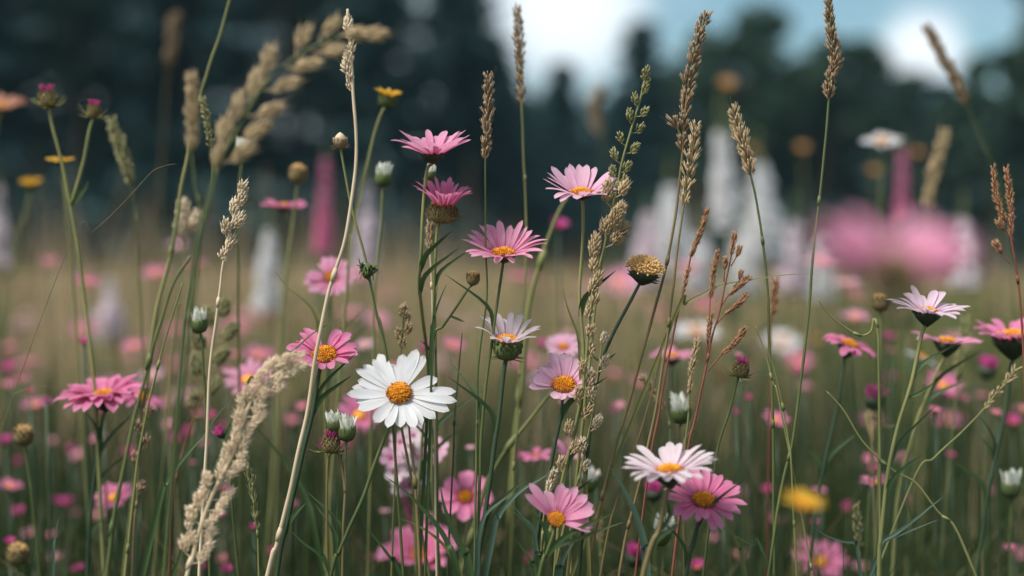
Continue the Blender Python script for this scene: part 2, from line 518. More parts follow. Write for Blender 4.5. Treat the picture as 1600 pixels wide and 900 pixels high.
blade_field("dry_grass", 4500, M["grass_dry"], 0.85, 2.6, 0.24, 0.47, 0.0010, 0.0026, bend=1.6, seed=21, seg=5, margin=0.2)
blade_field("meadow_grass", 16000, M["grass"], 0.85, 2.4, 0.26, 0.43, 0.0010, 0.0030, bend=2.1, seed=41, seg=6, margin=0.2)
def clumpy(x, y):
    return np.clip((np.sin(x * 2.7 + y * 1.9) * np.sin(x * 1.1 - y * 2.3 + 1.0) + 0.15) * 1.6, 0.03, 1)
blade_field("dry_grass", 9000, M["grass_dry"], 2.2, 9.0, 0.50, 0.86, 0.0018, 0.0040, xfun=lambda x, y: clumpy(x, y) * np.clip(0.8 - 0.9 * x / (0.36 * y), 0.25, 1), bend=0.3, head=True, seed=15)
blade_field("meadow_grass", 7000, M["grass_mid"], 2.0, 8.0, 0.45, 0.74, 0.004, 0.009, xfun=lambda x, y: clumpy(x + 3, y), bend=0.5, seed=16)
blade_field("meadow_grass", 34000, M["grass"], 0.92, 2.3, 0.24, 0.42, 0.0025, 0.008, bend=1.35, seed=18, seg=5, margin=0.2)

# ------------------------------------------------------------------ trees
def leaf_quads(centers, size, rs, flat=0.3, stretch=1.8):
    n = len(centers)
    a = rs.randn(n, 3); a[:, 2] *= flat; a /= np.linalg.norm(a, axis=1)[:, None]
    b = rs.randn(n, 3); b -= a * (a * b).sum(1)[:, None]; b /= np.linalg.norm(b, axis=1)[:, None]
    s = size * (0.6 + 0.8 * rs.rand(n))[:, None]
    la, lb = a * s * stretch * 0.5, b * s * 0.5
    V = np.stack([centers - la, centers + lb * 0.9 - la * 0.1, centers + la, centers - lb * 0.9 - la * 0.1], axis=1)
    F = np.arange(n * 4).reshape(n, 4)
    return V.reshape(-1, 3), F

def conifer_parts(H, rad, n, seed):
    rs = np.random.RandomState(seed)
    C = []
    tiers = int(H * 2.6)
    for i in range(tiers):
        f = i / tiers
        z = H * (0.06 + 0.93 * f) + rs.randn() * 0.06
        rr = rad * (1 - f) ** 0.85 * (0.75 + 0.5 * rs.rand())
        nb = rs.randint(6, 10)
        for b in range(nb):
            a = rs.rand() * 6.283
            L = rr * (0.6 + 0.5 * rs.rand()) + 0.12
            k = max(3, int(n / (tiers * 8)))
            t = rs.rand(k) ** 0.7
            C.append(np.stack([np.cos(a) * L * t + rs.randn(k) * 0.10 * (1 + L * .2), np.sin(a) * L * t + rs.randn(k) * 0.10 * (1 + L * .2),
                               z - 0.28 * L * t + rs.randn(k) * 0.08], axis=1))
    C = np.concatenate(C)
    return leaf_quads(C, 0.20, rs, flat=0.5)
def broad_parts(H, rad, n, seed):
    rs = np.random.RandomState(seed)
    clumps = []
    for i in range(46):
        while True:
            p = rs.rand(3) * 2 - 1
            if np.linalg.norm(p) < 1 and rs.rand() < 0.35 + 0.65 * np.linalg.norm(p):
                break
        taper = 1.0 - 0.35 * max(0, p[2])
        clumps.append((p[0] * rad * taper, p[1] * rad * taper, H * 0.56 + p[2] * H * 0.44, rad * (0.20 + 0.20 * rs.rand())))
    C = []
    for cx, cy, cz, r in clumps:
        k = n // 46
        d = rs.randn(k, 3); d /= np.linalg.norm(d, axis=1)[:, None]
        C.append(np.array([cx, cy, cz]) + d * (r * rs.rand(k) ** 0.4)[:, None] * np.array([1, 1, 0.75]))
    return leaf_quads(np.concatenate(C), 0.19, rs, flat=0.8, stretch=1.5), clumps

def make_tree(name, label, x, y, H, rad, kind, seed, n=9000, group="trees along the meadow edge"):
    t = thing(name, label, "tree", (x, y, 0), group)
    t.rotation_euler.z = seed * 1.7
    mb = MB()
    lean = Vector((RNG.uniform(-.15, .15), RNG.uniform(-.15, .15), 0))
    pth = [Vector((0, 0, -0.1)), Vector((0, 0, H * 0.3)) + lean * 0.4, Vector((0, 0, H * 0.65)) + lean, Vector((0, 0, H * (0.97 if kind == "conifer" else 0.85))) + lean * 0.8]
    pth = smooth_path(pth, 4)
    tube(mb, pth, 0.028 * H, 0.006 * H, 8, 0.08)
    if kind == "conifer":
        (V, F) = conifer_parts(H, rad, n, seed)
        for i in range(26):
            z = H * (0.1 + 0.8 * i / 26); a = i * 2.4; L = rad * (1 - z / H) ** .85 * 0.8
            tube(mb, [Vector((0, 0, z)), Vector((math.cos(a) * L * .5, math.sin(a) * L * .5, z - .05 * L)), Vector((math.cos(a) * L, math.sin(a) * L, z - .28 * L))], 0.02 + 0.01 * L, 0.006, 4)
    else:
        (V, F), clumps = broad_parts(H, rad, n, seed)
        for cx, cy, cz, r in clumps[::3]:
            z0 = max(0.18 * H, cz * 0.55)
            tube(mb, smooth_path([Vector((0, 0, z0)) + lean * .5, Vector((cx * .45, cy * .45, z0 + (cz - z0) * .6)), Vector((cx, cy, cz))], 3), 0.009 * H, 0.012, 5)
    mb.build("trunk", M["bark"], t)
    c = fast_mesh("crown", V, F, M["conifer"] if kind == "conifer" else M["broad"])
    c.parent = t
    return t

def px_tree(px, top, D, kind, radpx, label, seed, n=9000):
    x = (px - 800) / FOCAL_PX * D
    H = CAM_Z + (430 - top) / FOCAL_PX * D
    make_tree("spruce_tree" if kind == "conifer" else "broadleaf_tree", label, x, D, H, radpx / FOCAL_PX * D, kind, seed, n)

TREES = [
 # px, top, depth, kind, crown radius px, label
 (-60, -420, 30, "conifer", 230, "dark spruce at the outer end of the tall wood, its side cut by the frame"),
 (120, -330, 33, "broad", 190, "tall dark leafy tree behind the twin pink knapweed buds"),
 (300, -470, 31, "conifer", 210, "very tall dark spruce standing behind the nodding tan grass head"),
 (455, -260, 35, "broad", 150, "dark leafy tree behind the pale straw stalk, pierced by small sky gaps"),
 (575, -300, 32, "conifer", 170, "tall spruce just behind the yellow flower on the long stem"),
 (712, -110, 36, "conifer", 165, "spruce at the inner end of the tall wood, stepping down to the sky gap"),
 (772, 40, 39, "conifer", 74, "slim spruce edging the bright sky gap, behind the thin tall grass spike"),
 (880, 88, 44, "conifer", 62, "small pointed spruce standing alone in the bright sky gap"),
 (1000, 25, 42, "conifer", 110, "pointed spruce behind the greenish grass panicle, right after the sky gap"),
 (1085, 95, 46, "broad", 75, "low rounded tree between the pointed spruce and the big crown"),
 (1160, 0, 40, "broad", 118, "biggest rounded crown of the lower wood, behind the tallest white spire"),
 (1270, 66, 42, "broad", 100, "rounded tree behind the grass with the knotted brown top"),
 (1365, 52, 43, "broad", 90, "leafy tree behind the small white daisy, beside the low cloud notch"),
 (1470, 118, 45, "conifer", 70, "short spruce below the low white cloud notch"),
 (1535, 95, 42, "broad", 80, "sloping leafy tree behind the arching blurred grass"),
 (1640, -60, 36, "broad", 85, "tall dark tree at the lower wood's outer end, leaning into the frame"),
]
for i, (px, top, D, kind, rp, lab) in enumerate(TREES):
    px_tree(px, top, D, kind, rp, lab, 31 + i * 7, 12500 if px < 720 else 14000)

# the depth of the wood behind and between those trees: one mass nobody could count
def far_wood():
    rs = np.random.RandomState(77)
    C = []
    prof_x = [-300, 0, 300, 620, 720, 800, 860, 930, 1000, 1100, 1250, 1400, 1440, 1500, 1600, 1900]
    prof_y = [-250, -200, -250, -170, -30, 120, 165, 160, 120, 105, 105, 100, 165, 155, 165, 140]
    D0 = 50.0
    for i in range(2300):
        px = rs.uniform(-300, 1900)
        top = np.interp(px, prof_x, prof_y)
        if px < 690 and rs.rand() < 0.5:
            continue
        D = rs.uniform(46, 58)
        py = top + (432 - top) * rs.rand() ** 0.8 + rs.rand() * 25
        c = np.array([(px - 800) / FOCAL_PX * D, D, max(0.2, CAM_Z + (430 - py) / FOCAL_PX * D)])
        k = 26
        C.append(c + rs.randn(k, 3) * np.array([0.55, 0.6, 0.45]))
    for i in range(900):                           # scrub and low boughs at the wood's foot
        px = rs.uniform(-300, 1900); D = rs.uniform(27, 40)
        if px > 700: D += 9
        hh = abs(rs.randn()) * 1.1
        C.append(np.array([(px - 800) / FOCAL_PX * D, D, hh]) + rs.randn(26, 3) * np.array([0.5, 0.5, 0.35]))
    V, F = leaf_quads(np.concatenate(C), 0.34, rs, flat=0.7, stretch=1.4)
    o = fast_mesh("undergrowth", V, F, M["wood"])
    o["kind"] = "stuff"
far_wood()

# ------------------------------------------------------------------ the air between the meadow and the wood
def haze():
    mb = MB()
    x0, x1, y0, y1, z0, z1 = -185, 185, -14, 275, -1.2, 26
    vs = [(x, y, z) for x in (x0, x1) for y in (y0, y1) for z in (z0, z1)]
    fs = [(0, 1, 3, 2), (4, 6, 7, 5), (0, 4, 5, 1), (2, 3, 7, 6), (0, 2, 6, 4), (1, 5, 7, 3)]
    mb.add(vs, fs)
    m, t = nmat("air")
    out = t.nodes.new("ShaderNodeOutputMaterial"); v = t.nodes.new("ShaderNodeVolumePrincipled")
    v.inputs["Color"].default_value = (0.50, 0.84, 1.0, 1)
    v.inputs["Density"].default_value = 0.00055
    t.links.new(v.outputs[0], out.inputs["Volume"])
    o = mb.build("haze", m, smooth=False)
    o["kind"] = "stuff"
haze()

# ================================================================== FLOWER PARTS
def one_petal(c, n, az, L, W, r0, e0, e1, seg=9, fold=0.25, twist=0.0, side=0.0, notch=0.12, groove=0.05, lift=0.0, shape=0.62):
    """a single ray petal: returns verts, faces, uvs. az 90 = up / away from the camera"""
    u, v, n = basis(n)
    r = u * math.cos(az) + v * math.sin(az)
    s = -u * math.sin(az) + v * math.cos(az)
    qs = (-1, -0.66, -0.33, 0, 0.33, 0.66, 1)
    vs, uv, fs = [], [], []
    p = c + r * r0 + n * lift
    for i in range(seg + 1):
        t = i / seg
        e = e0 + (e1 - e0) * t ** 1.3
        d = r * math.cos(e) + n * math.sin(e)
        nn = n * math.cos(e) - r * math.sin(e)
        if i:
            p = p + (d + s * (side * t)) * (L / seg)
        w = W * 0.5 * (0.30 + 0.70 * math.sin(min(1.0, t / shape) * math.pi / 2) ** 0.9)
        if t > shape:
            w *= math.sqrt(max(0.0, 1 - ((t - shape) / (1.0001 - shape)) ** 2.6)) * 0.86 + 0.14 * (1 - t) / (1 - shape)
        a = twist * t
        s2, n2 = s * math.cos(a) + nn * math.sin(a), nn * math.cos(a) - s * math.sin(a)
        for q in qs:
            back = 0.0
            if t > 0.9:
                back = notch * L * 0.18 * (0.5 + 0.5 * math.cos(q * 3.0 * math.pi)) * (0.3 + abs(q) * 0.2)
            h = fold * q * q * w - groove * W * (0.5 + 0.5 * math.cos(q * 3 * math.pi)) * min(1, 3 * t) * (1 - 0.5 * t)
            vs.append(p + s2 * (q * w) + n2 * h - d * back)
            uv.append((t, (q + 1) / 2))
    m = len(qs)
    for i in range(seg):
        for k in range(m - 1):
            fs.append((i * m + k, i * m + k + 1, (i + 1) * m + k + 1, (i + 1) * m + k))
    return vs, fs, uv

def disc_mesh(c, n, r, dome=0.45, count=150, rim=0.22):
    """the flower's eye: a dome packed with florets in a spiral; the outer ring darker"""
    mb = MB()
    lathe(mb, c, n, [(-0.1 * r, r * 0.9), (0.05 * r, r * 0.96), (dome * r * 0.45, r * 0.75), (dome * r * 0.7, r * 0.4), (dome * r * 0.75, r * 0.05)], 14, mi=1)
    u, v, n = basis(n)
    for i in range(count):
        f = math.sqrt((i + 0.5) / count)
        a = i * 2.39996
        rr = f * r * 0.97
        h = dome * r * (1 - f * f) * 0.8 + RNG.uniform(-0.02, 0.03) * r
        p = c + (u * math.cos(a) + v * math.sin(a)) * rr + n * h
        d = (n + (u * math.cos(a) + v * math.sin(a)) * f * 0.8).normalized()
        s = r * 0.115 * RNG.uniform(0.75, 1.25)
        spindle(mb, p - d * s * 0.5, d, s * RNG.uniform(2.0, 3.0), s * 1.15, 5, mi=1 if f > 1 - rim and RNG.random() < 0.75 else 0, flat=1.0, sharp=0.85)
    return mb

def calyx_mesh(c, n, r_top, r_stem, h, kind):
    """the green cup under the petals, with scales or hairs; c is where the petals start"""
    mb = MB()
    u, v, n = basis(n)
    if kind == "tall":
        prof = [(-h, r_stem), (-h * 0.9, r_top * 0.62), (-h * 0.55, r_top * 0.98), (-h * 0.2, r_top), (0.0, r_top * 0.92)]
    elif kind == "hairy":
        prof = [(-h, r_stem), (-h * 0.92, r_top * 0.7), (-h * 0.6, r_top * 1.05), (-h * 0.25, r_top * 1.02), (0.0, r_top * 0.8)]
    else:
        prof = [(-h, r_stem), (-h * 0.75, r_top * 0.42), (-h * 0.4, r_top * 0.8), (-h * 0.1, r_top), (0.0, r_top * 0.96)]
    lathe(mb, c, n, prof, 16, wob=0.03)
    rings = 4 if kind != "hairy" else 7
    for j in range(rings):
        f = (j + 0.4) / rings
        hh = -h * (0.92 - 0.9 * f)
        rr = np.interp(hh, [p[0] for p in prof], [p[1] for p in prof])
        cnt = 12 if kind != "hairy" else 20
        for k in range(cnt):
            a = 6.283 * (k + 0.5 * (j % 2)) / cnt + RNG.uniform(-.08, .08)
            rad = u * math.cos(a) + v * math.sin(a)
            p = c + n * hh + rad * rr * 0.96
            if kind == "hairy":
                d = (rad * 1.0 + n * RNG.uniform(-0.7, 0.5))
                spindle(mb, p, d, h * RNG.uniform(0.25, 0.6), h * 0.035, 3, flat=1)
                spindle(mb, p, n + rad * 0.3, h * 0.34, h * 0.12, 4, flat=0.5)
            else:
                spindle(mb, p, n * 1.0 + rad * 0.28, h * 0.42, r_top * 0.30, 5, flat=0.4)
    if kind == "tall":                              # a few loose outer bracts at the foot of the cup
        for a in (0.1, 0.9, 2.4, 3.0, 3.5, 5.6, 5.0):
            rad = u * math.cos(a) + v * math.sin(a)
            spindle(mb, c - n * h * 0.85 + rad * r_top * 0.5, rad + n * RNG.uniform(-0.2, 0.5), h * RNG.uniform(0.6, 0.95), h * 0.09, 4, flat=0.5)
    return mb

def axis_of(tilt, lean):
    t, l = R(tilt), R(lean)
    return Vector((math.sin(l) * math.cos(t), -math.sin(t), math.cos(l) * math.cos(t))).normalized()

def add_stem(root, base, pts, d, r0, r1, mat, name="stem", ground=True, start=None, bumps=0.05):
    pp = px_path(pts, d)
    if start is not None:
        pp = [start] + pp
    if ground:
        pp = to_ground(pp)
    path = smooth_path(pp, 6)
    mb = MB()
    tube(mb, path, r1, r0, 7, bumps)
    return mb, path

def flower(name, label, cat, c, d, R_px, tilt=10, lean=0, n=22, e=(25, 10), mat="pink", wid=0.26, disc=0.26, stem=(), stem_mat="stem",
           calyx="cup", calyx_mat="calyx_dark", ch=None, cr=None, az=None, lens=None, group=None, jit=1.0, split=True, dome=0.45, leaves=(), sr=0.0011,
           seg=9, layers=1, disc_mats=("disc", "disc_rim"), twist=0.25, shape=0.68, notch=0.6, fold=0.25, count=150, sag=None):
    r = random.Random(sum(ord(q) * (i + 1) for i, q in enumerate(label)))
    ax = axis_of(tilt, lean)
    C = P(c[0], c[1], d)
    Rm = mm(R_px, d)
    rd = Rm * disc
    ch = mm(ch, d) if ch else rd * 1.0
    cr = mm(cr, d) if cr else rd * 1.02
    pts = px_path(stem, d) if stem else [C - ax * ch - Vector((0, 0, 0.05))]
    foot = C - ax * ch
    pp = to_ground([foot + ax * (0.15 * ch)] + pts)
    base = Vector((pp[-1].x, pp[-1].y, 0))
    root = thing(name, label, cat, base, group)
    path = smooth_path(pp, 6)
    mb = MB()
    tube(mb, path, sr * .78, sr * .95, 8, 0.05)
    mb.build("stem", M[stem_mat], root, base)
    if split:
        for k in range(r.randint(2, 4)):
            f = r.uniform(0.22, 0.62)
            p, t = at_path(path, f)
            q = Vector((r.choice((-1, 1)) * r.uniform(.4, 1), r.uniform(-.5, .3), 0))
            ll = r.uniform(.018, .042)
            lm = MB(); ribbon(lm, smooth_path([p, p + (q * .35 - t * .8) * ll * .5, p + (q * .9 - t * .9) * ll], 4), r.uniform(.0022, .004), twist=r.uniform(-.8, .8))
            lm.build("leaf", M["leaf"], root, base)
    if calyx:
        calyx_mesh(C, ax, cr, sr * .8, ch, calyx).build("calyx", M[calyx_mat], root, base)
    if disc > 0 and rd > 0:
        disc_mesh(C + ax * rd * 0.08, ax, rd * 0.92, dome, count).build("disc", [M[disc_mats[0]], M[disc_mats[1]]], root, base)
    azs = list(az) if az is not None else None
    if azs is None and n > 12:
        n, wid = round(n * 1.18), wid * 0.90
    whole = MB()
    for lay in range(layers):
        angs = azs if azs is not None else [360.0 * (i + 0.5 * lay) / n for i in range(n)]
        for i, a in enumerate(angs):
            if lens is None and r.random() < 0.045 * jit:
                continue
            a = R(a + r.uniform(-5, 5) * jit)
            L = (Rm - rd * 0.75) / max(0.55, math.cos(R((e[0] + e[1]) / 2)))
            L *= (lens[i % len(lens)] if lens else 1.0) * (1 + r.uniform(-0.16, 0.07) * jit) * (1 - 0.22 * lay)
            W = Rm * wid * 1.06 * (1 + r.uniform(-0.25, 0.18) * jit)
            e0 = R(e[0] + r.uniform(-7, 7) * jit + 12 * lay)
            e1 = R(e[1] + r.uniform(-16, 16) * jit + 10 * lay - (r.uniform(15, 40) if r.random() < .1 else 0))
            if sag:                                 # near petals droop, far petals stand
                k = math.sin(a)
                e0 += R(sag) * k; e1 += R(sag * 1.2) * k
            V, F, U = one_petal(C, ax, a, L, W, rd * 0.72, e0, e1, seg, fold * r.uniform(0.5, 1.5), twist * r.uniform(-1, 1), r.uniform(-.06, .06) * jit,
                                notch * r.uniform(0.4, 1.2), 0.05, lift=rd * r.uniform(-0.05, 0.06), shape=shape * r.uniform(0.92, 1.06))
            if split:
                q = MB(); q.add(V, F, U); q.build("petal", M[mat], root, base)
            else:
                whole.add(V, F, U)
    if not split:
        whole.build("corolla", M[mat], root, base)
    for lf in leaves:                               # (points in px from stem outwards, width px, material)
        q = MB()
        ribbon(q, smooth_path(px_path(lf[0], d), 5), mm(lf[1], d))
        q.build("leaf", M[lf[2] if len(lf) > 2 else "leaf"], root, base)
    return root

# ================================================================== BUDS AND SEED HEADS ON STEMS
def head_mesh(kind, C, ax, r, seed=0):
    """returns list of (part name, MB, materials). C = middle of the head, r = radius"""
    rr = random.Random(seed)
    u, v, n = basis(ax)
    out = []
    body = MB()
    if kind == "knap":                              # scaly globe, spreading bracts, pink tuft
        lathe(body, C, n, [(-0.95 * r, 0.25 * r), (-0.75 * r, 0.7 * r), (-0.25 * r, r), (0.3 * r, 0.88 * r), (0.75 * r, 0.5 * r), (0.9 * r, 0.3 * r)], 14, wob=0.02)
        for j in range(5):
            h = -0.7 + 0.33 * j
            rad = math.sqrt(max(0.05, 1 - h * h)) * 0.97
            for k in range(11):
                a = 6.283 * (k + .5 * (j % 2)) / 11
                q = u * math.cos(a) + v * math.sin(a)
                spindle(body, C + n * (h * r) + q * rad * r * 0.95, n + q * (0.15 - 0.25 * h), r * 0.55, r * 0.36, 5, flat=0.35)
        out.append(("bud", body, M["calyx_brown"]))
        br = MB()
        for k in range(15):
            a = 6.283 * k / 15 + rr.uniform(-.15, .15)
            q = u * math.cos(a) + v * math.sin(a)
            p0 = C - n * 0.7 * r + q * 0.5 * r
            L = r * rr.uniform(1.1, 2.1)
            el = rr.uniform(-0.3, 0.6)
            tube(br, smooth_path([p0, p0 + (q + n * el) * L * 0.55, p0 + (q + n * (el + .25)) * L], 3), r * 0.11, r * 0.03, 4)
        out.append(("bract", br, M["stem_light"]))
        tf = MB()
        for k in range(38):
            a = rr.uniform(0, 6.283); f = rr.random() ** .5
            q = u * math.cos(a) + v * math.sin(a)
            spindle(tf, C + n * 0.72 * r + q * f * 0.42 * r, n + q * f * 0.55, r * rr.uniform(0.8, 1.3), r * 0.17, 4)
        out.append(("tuft", tf, M["magenta"]))
    elif kind == "white":                           # green cup, closed white petals standing out
        lathe(body, C, n, [(-0.9 * r, 0.2 * r), (-0.7 * r, 0.6 * r), (-0.2 * r, 0.82 * r), (0.25 * r, 0.78 * r), (0.4 * r, 0.7 * r)], 14, wob=0.03)
        for k in range(14):
            a = 6.283 * k / 14
            q = u * math.cos(a) + v * math.sin(a)
            spindle(body, C - n * 0.5 * r + q * 0.66 * r, n + q * 0.12, r * rr.uniform(0.9, 1.15), r * 0.28, 5, flat=0.4)
        out.append(("calyx", body, M["calyx"]))
        tf = MB()
        for k in range(16):
            a = 6.283 * k / 16 + rr.uniform(-.2, .2); f = 0.62 if k % 2 else 0.35
            q = u * math.cos(a) + v * math.sin(a)
            V, F, U = one_petal(C + n * 0.15 * r, n, a, r * rr.uniform(1.0, 1.6), r * 0.42, f * r, R(rr.uniform(62, 100)), R(rr.uniform(55, 110)), 5, 0.5)
            tf.add(V, F, U)
        out.append(("corolla", tf, M["white_bud"]))
    elif kind == "brown":                           # round brownish bud with a fringe
        lathe(body, C, n, [(-0.95 * r, 0.22 * r), (-0.7 * r, 0.72 * r), (-0.1 * r, r), (0.4 * r, 0.88 * r), (0.8 * r, 0.55 * r), (1.0 * r, 0.12 * r)], 14, wob=0.04)
        for j in range(4):
            h = -0.6 + 0.33 * j
            rad = math.sqrt(max(0.05, 1 - h * h)) * 0.95
            for k in range(10):
                a = 6.283 * (k + .5 * (j % 2)) / 10
                q = u * math.cos(a) + v * math.sin(a)
                spindle(body, C + n * (h * r) + q * rad * r * 0.95, n + q * 0.1, r * 0.6, r * 0.34, 5, flat=0.35)
        out.append(("bud", body, M["calyx_brown"]))
        tf = MB()
        for k in range(60):
            a = rr.uniform(0, 6.283); f = rr.random() ** .5
            q = u * math.cos(a) + v * math.sin(a)
            spindle(tf, C + n * (0.85 - 0.5 * f * f) * r + q * f * 0.7 * r, n + q * f * 0.7, r * rr.uniform(0.3, 0.55), r * 0.13, 4)
        out.append(("tuft", tf, M["disc_tan"]))
    elif kind == "fringe":                          # cream capped nut with bristles below
        lathe(body, C, n, [(-0.9 * r, 0.2 * r), (-0.6 * r, 0.75 * r), (0.0, r * 0.98), (0.4 * r, 0.85 * r), (0.7 * r, 0.6 * r)], 14, wob=0.03)
        for k in range(26):
            a = rr.uniform(0, 6.283)
            q = u * math.cos(a) + v * math.sin(a)
            spindle(body, C - n * rr.uniform(0.3, 0.75) * r + q * 0.72 * r, q - n * rr.uniform(-0.2, 0.5), r * rr.uniform(0.5, 0.9), r * 0.08, 3)
        for k in range(20):
            a = 6.283 * k / 10
            q = u * math.cos(a) + v * math.sin(a)
            spindle(body, C + n * (-.3 + .3 * (k // 10)) * r + q * 0.86 * r, n + q * .1, r * .7, r * .34, 5, flat=.35)
        out.append(("bud", body, M["husk_brown"]))
        tf = MB()
        lathe(tf, C + n * 0.45 * r, n, [(0, 0.72 * r), (0.3 * r, 0.62 * r), (0.65 * r, 0.32 * r), (0.8 * r, 0.05 * r)], 12, wob=0.05)
        out.append(("cap", tf, M["husk_cream"]))
    elif kind == "puff":                            # dry dome of tan florets over a green cup
        lathe(body, C - n * 0.15 * r, n, [(-0.85 * r, 0.12 * r), (-0.6 * r, 0.5 * r), (-0.2 * r, 0.85 * r), (0.1 * r, 0.8 * r)], 16, wob=0.03)
        for k in range(30):
            a = 6.283 * k / 15 + rr.uniform(-.1, .1)
            q = u * math.cos(a) + v * math.sin(a)
            spindle(body, C - n * (0.65 - 0.2 * (k // 15)) * r + q * 0.55 * r, q * 0.9 + n * rr.uniform(-0.1, 0.7), r * rr.uniform(0.4, 0.6), r * 0.10, 4, flat=.5)
        out.append(("calyx", body, M["calyx_dark"]))
        tf = MB()
        for k in range(330):
            f = math.sqrt((k + .5) / 330); a = k * 2.39996
            q = u * math.cos(a) + v * math.sin(a)
            h = 0.62 * math.sqrt(max(0, 1 - f ** 2.6)) - 0.1
            L = r * rr.uniform(0.16, 0.34)
            dd = (n * (1.05 - f) + q * f + Vector((rr.uniform(-.5, .5), rr.uniform(-.5, .5), rr.uniform(-.5, .5)))).normalized()
            spindle(tf, C + n * h * r + q * f * r * 0.97, dd, L, r * 0.10, 4, flat=1, sharp=1.1)
        lathe(tf, C, n, [(-.1 * r, .85 * r), (0.15 * r, .92 * r), (.4 * r, .7 * r), (.52 * r, .2 * r)], 12)
        out.append(("floret_head", tf, M["disc_tan"]))
    elif kind == "wither":                          # shrivelled green knot
        for k in range(34):
            a = rr.uniform(0, 6.283)
            q = u * math.cos(a) + v * math.sin(a)
            p = C - n * rr.uniform(-.2, .8) * r + q * 0.25 * r
            tube(body, smooth_path([p, p + (q * .6 + n * .5) * r * .8, p + (q * rr.uniform(.2, 1) + n * rr.uniform(-.3, 1.1)) * r], 3), r * .14, r * .04, 4)
        lathe(body, C, n, [(-.9 * r, .2 * r), (-.4 * r, .6 * r), (.3 * r, .55 * r), (.6 * r, .2 * r)], 10, wob=.12)
        out.append(("calyx", body, M["calyx"]))
    elif kind == "pinkbud":                         # dark cup, tight magenta petals
        lathe(body, C, n, [(-0.95 * r, 0.2 * r), (-0.75 * r, 0.55 * r), (-0.3 * r, 0.8 * r), (0.1 * r, 0.72 * r)], 12, wob=0.03)
        for k in range(10):
            a = 6.283 * k / 10
            q = u * math.cos(a) + v * math.sin(a)
            spindle(body, C - n * 0.6 * r + q * 0.6 * r, n + q * 0.1, r * 0.9, r * 0.3, 5, flat=0.4)
        out.append(("calyx", body, M["calyx_dark"]))
        tf = MB()
        for k in range(18):
            a = 6.283 * k / 18
            V, F, U = one_petal(C - n * 0.05 * r, n, a, r * rr.uniform(0.85, 1.25), r * 0.5, (0.55 if k % 2 else 0.3) * r, R(rr.uniform(60, 95)), R(rr.uniform(45, 100)), 5, 0.5)
            tf.add(V, F, U)
        out.append(("corolla", tf, M["magenta"]))
    return out

def bud(name, label, cat, heads, d, stem, stem_mat="stem", group=None, sr=0.0009, leaves=(), branches=()):
    """heads: list of (kind, cx, cy, r px, tilt, lean). stem: px points from just under the first head. branches: px point lists for further heads"""
    k0, cx, cy, rp, tilt, lean = heads[0]
    ax = axis_of(tilt, lean)
    C = P(cx, cy, d); r = mm(rp, d)
    pp = to_ground([C - ax * r * 0.8] + px_path(stem, d))
    base = Vector((pp[-1].x, pp[-1].y, 0))
    root = thing(name, label, cat, base, group)
    mb = MB(); tube(mb, smooth_path(pp, 6), sr * .75, sr * 1.0, 7, 0.06)
    mb.build("stem", M[stem_mat], root, base)
    for i, (k, cx, cy, rp, tilt, lean) in enumerate(heads):
        ax = axis_of(tilt, lean); C = P(cx, cy, d); r = mm(rp, d)
        if i and i - 1 < len(branches):
            mb = MB(); tube(mb, smooth_path([C - ax * r * 0.8] + px_path(branches[i - 1], d), 6), sr * .8, sr, 6, 0.06)
            mb.build("branch", M[stem_mat], root, base)
        first = None
        for (pn, m_, mat) in head_mesh(k, C, ax, r, int(cx * 7 + cy)):
            if first is None:
                first = m_.build(pn, mat, root, base)
            else:
                m_.build(pn, mat, first, base)
    for lf in leaves:
        q = MB(); ribbon(q, smooth_path(px_path(lf[0], d), 5), mm(lf[1], d))
        q.build("leaf", M[lf[2] if len(lf) > 2 else "leaf"], root, base)
    return root

# ================================================================== GRASSES
def at_path(path, f):
    x = f * (len(path) - 1); i = min(int(x), len(path) - 2)
    return path[i].lerp(path[i + 1], x - i), (path[i + 1] - path[i]).normalized()

def head_tight(mb, path, rpx_m, n, L, W, ang=22, env=None, seed=0, gaps=0.0, hair=0.0):
    """slim spike: husks overlapping round the axis. path runs tip -> base"""
    rr = random.Random(seed)
    n, L, W, rpx_m = int(n * 1.6), L * 0.85, W * 0.55, rpx_m * 0.72
    for i in range(n):
        f = (i + rr.random()) / n
        if gaps and math.sin(f * 40 + seed) < -1 + 2 * gaps * f:
            continue
        p, t = at_path(path, f)
        up = -t
        u, v, _ = basis(up)
        a = i * 2.39996 + rr.uniform(-.4, .4)
        q = u * math.cos(a) + v * math.sin(a)
        ev = env(f) if env else (0.35 + 0.65 * math.sin(min(1, f * 1.25 + 0.12) * math.pi * 0.78))
        off = rpx_m * ev
        dd = up * math.cos(R(ang)) + q * math.sin(R(ang)) * rr.uniform(.6, 1.4)
        l = L * (0.6 + 0.55 * ev) * rr.uniform(.65, 1.3)
        off *= rr.uniform(.5, 1.35)
        st = p + q * off * 0.45
        spindle(mb, st, dd, l, W * (0.7 + .4 * ev) * rr.uniform(.8, 1.2), 5, flat=.7)
        spindle(mb, st + q * W * .25 + up * l * .12, dd * 1 + q * .25, l * .85, W * .6, 4, flat=.6)
        if hair and rr.random() < hair:
            tube(mb, [st + dd * l * .8, st + dd * l * 1.6], W * .06, W * .02, 3, cap=False)

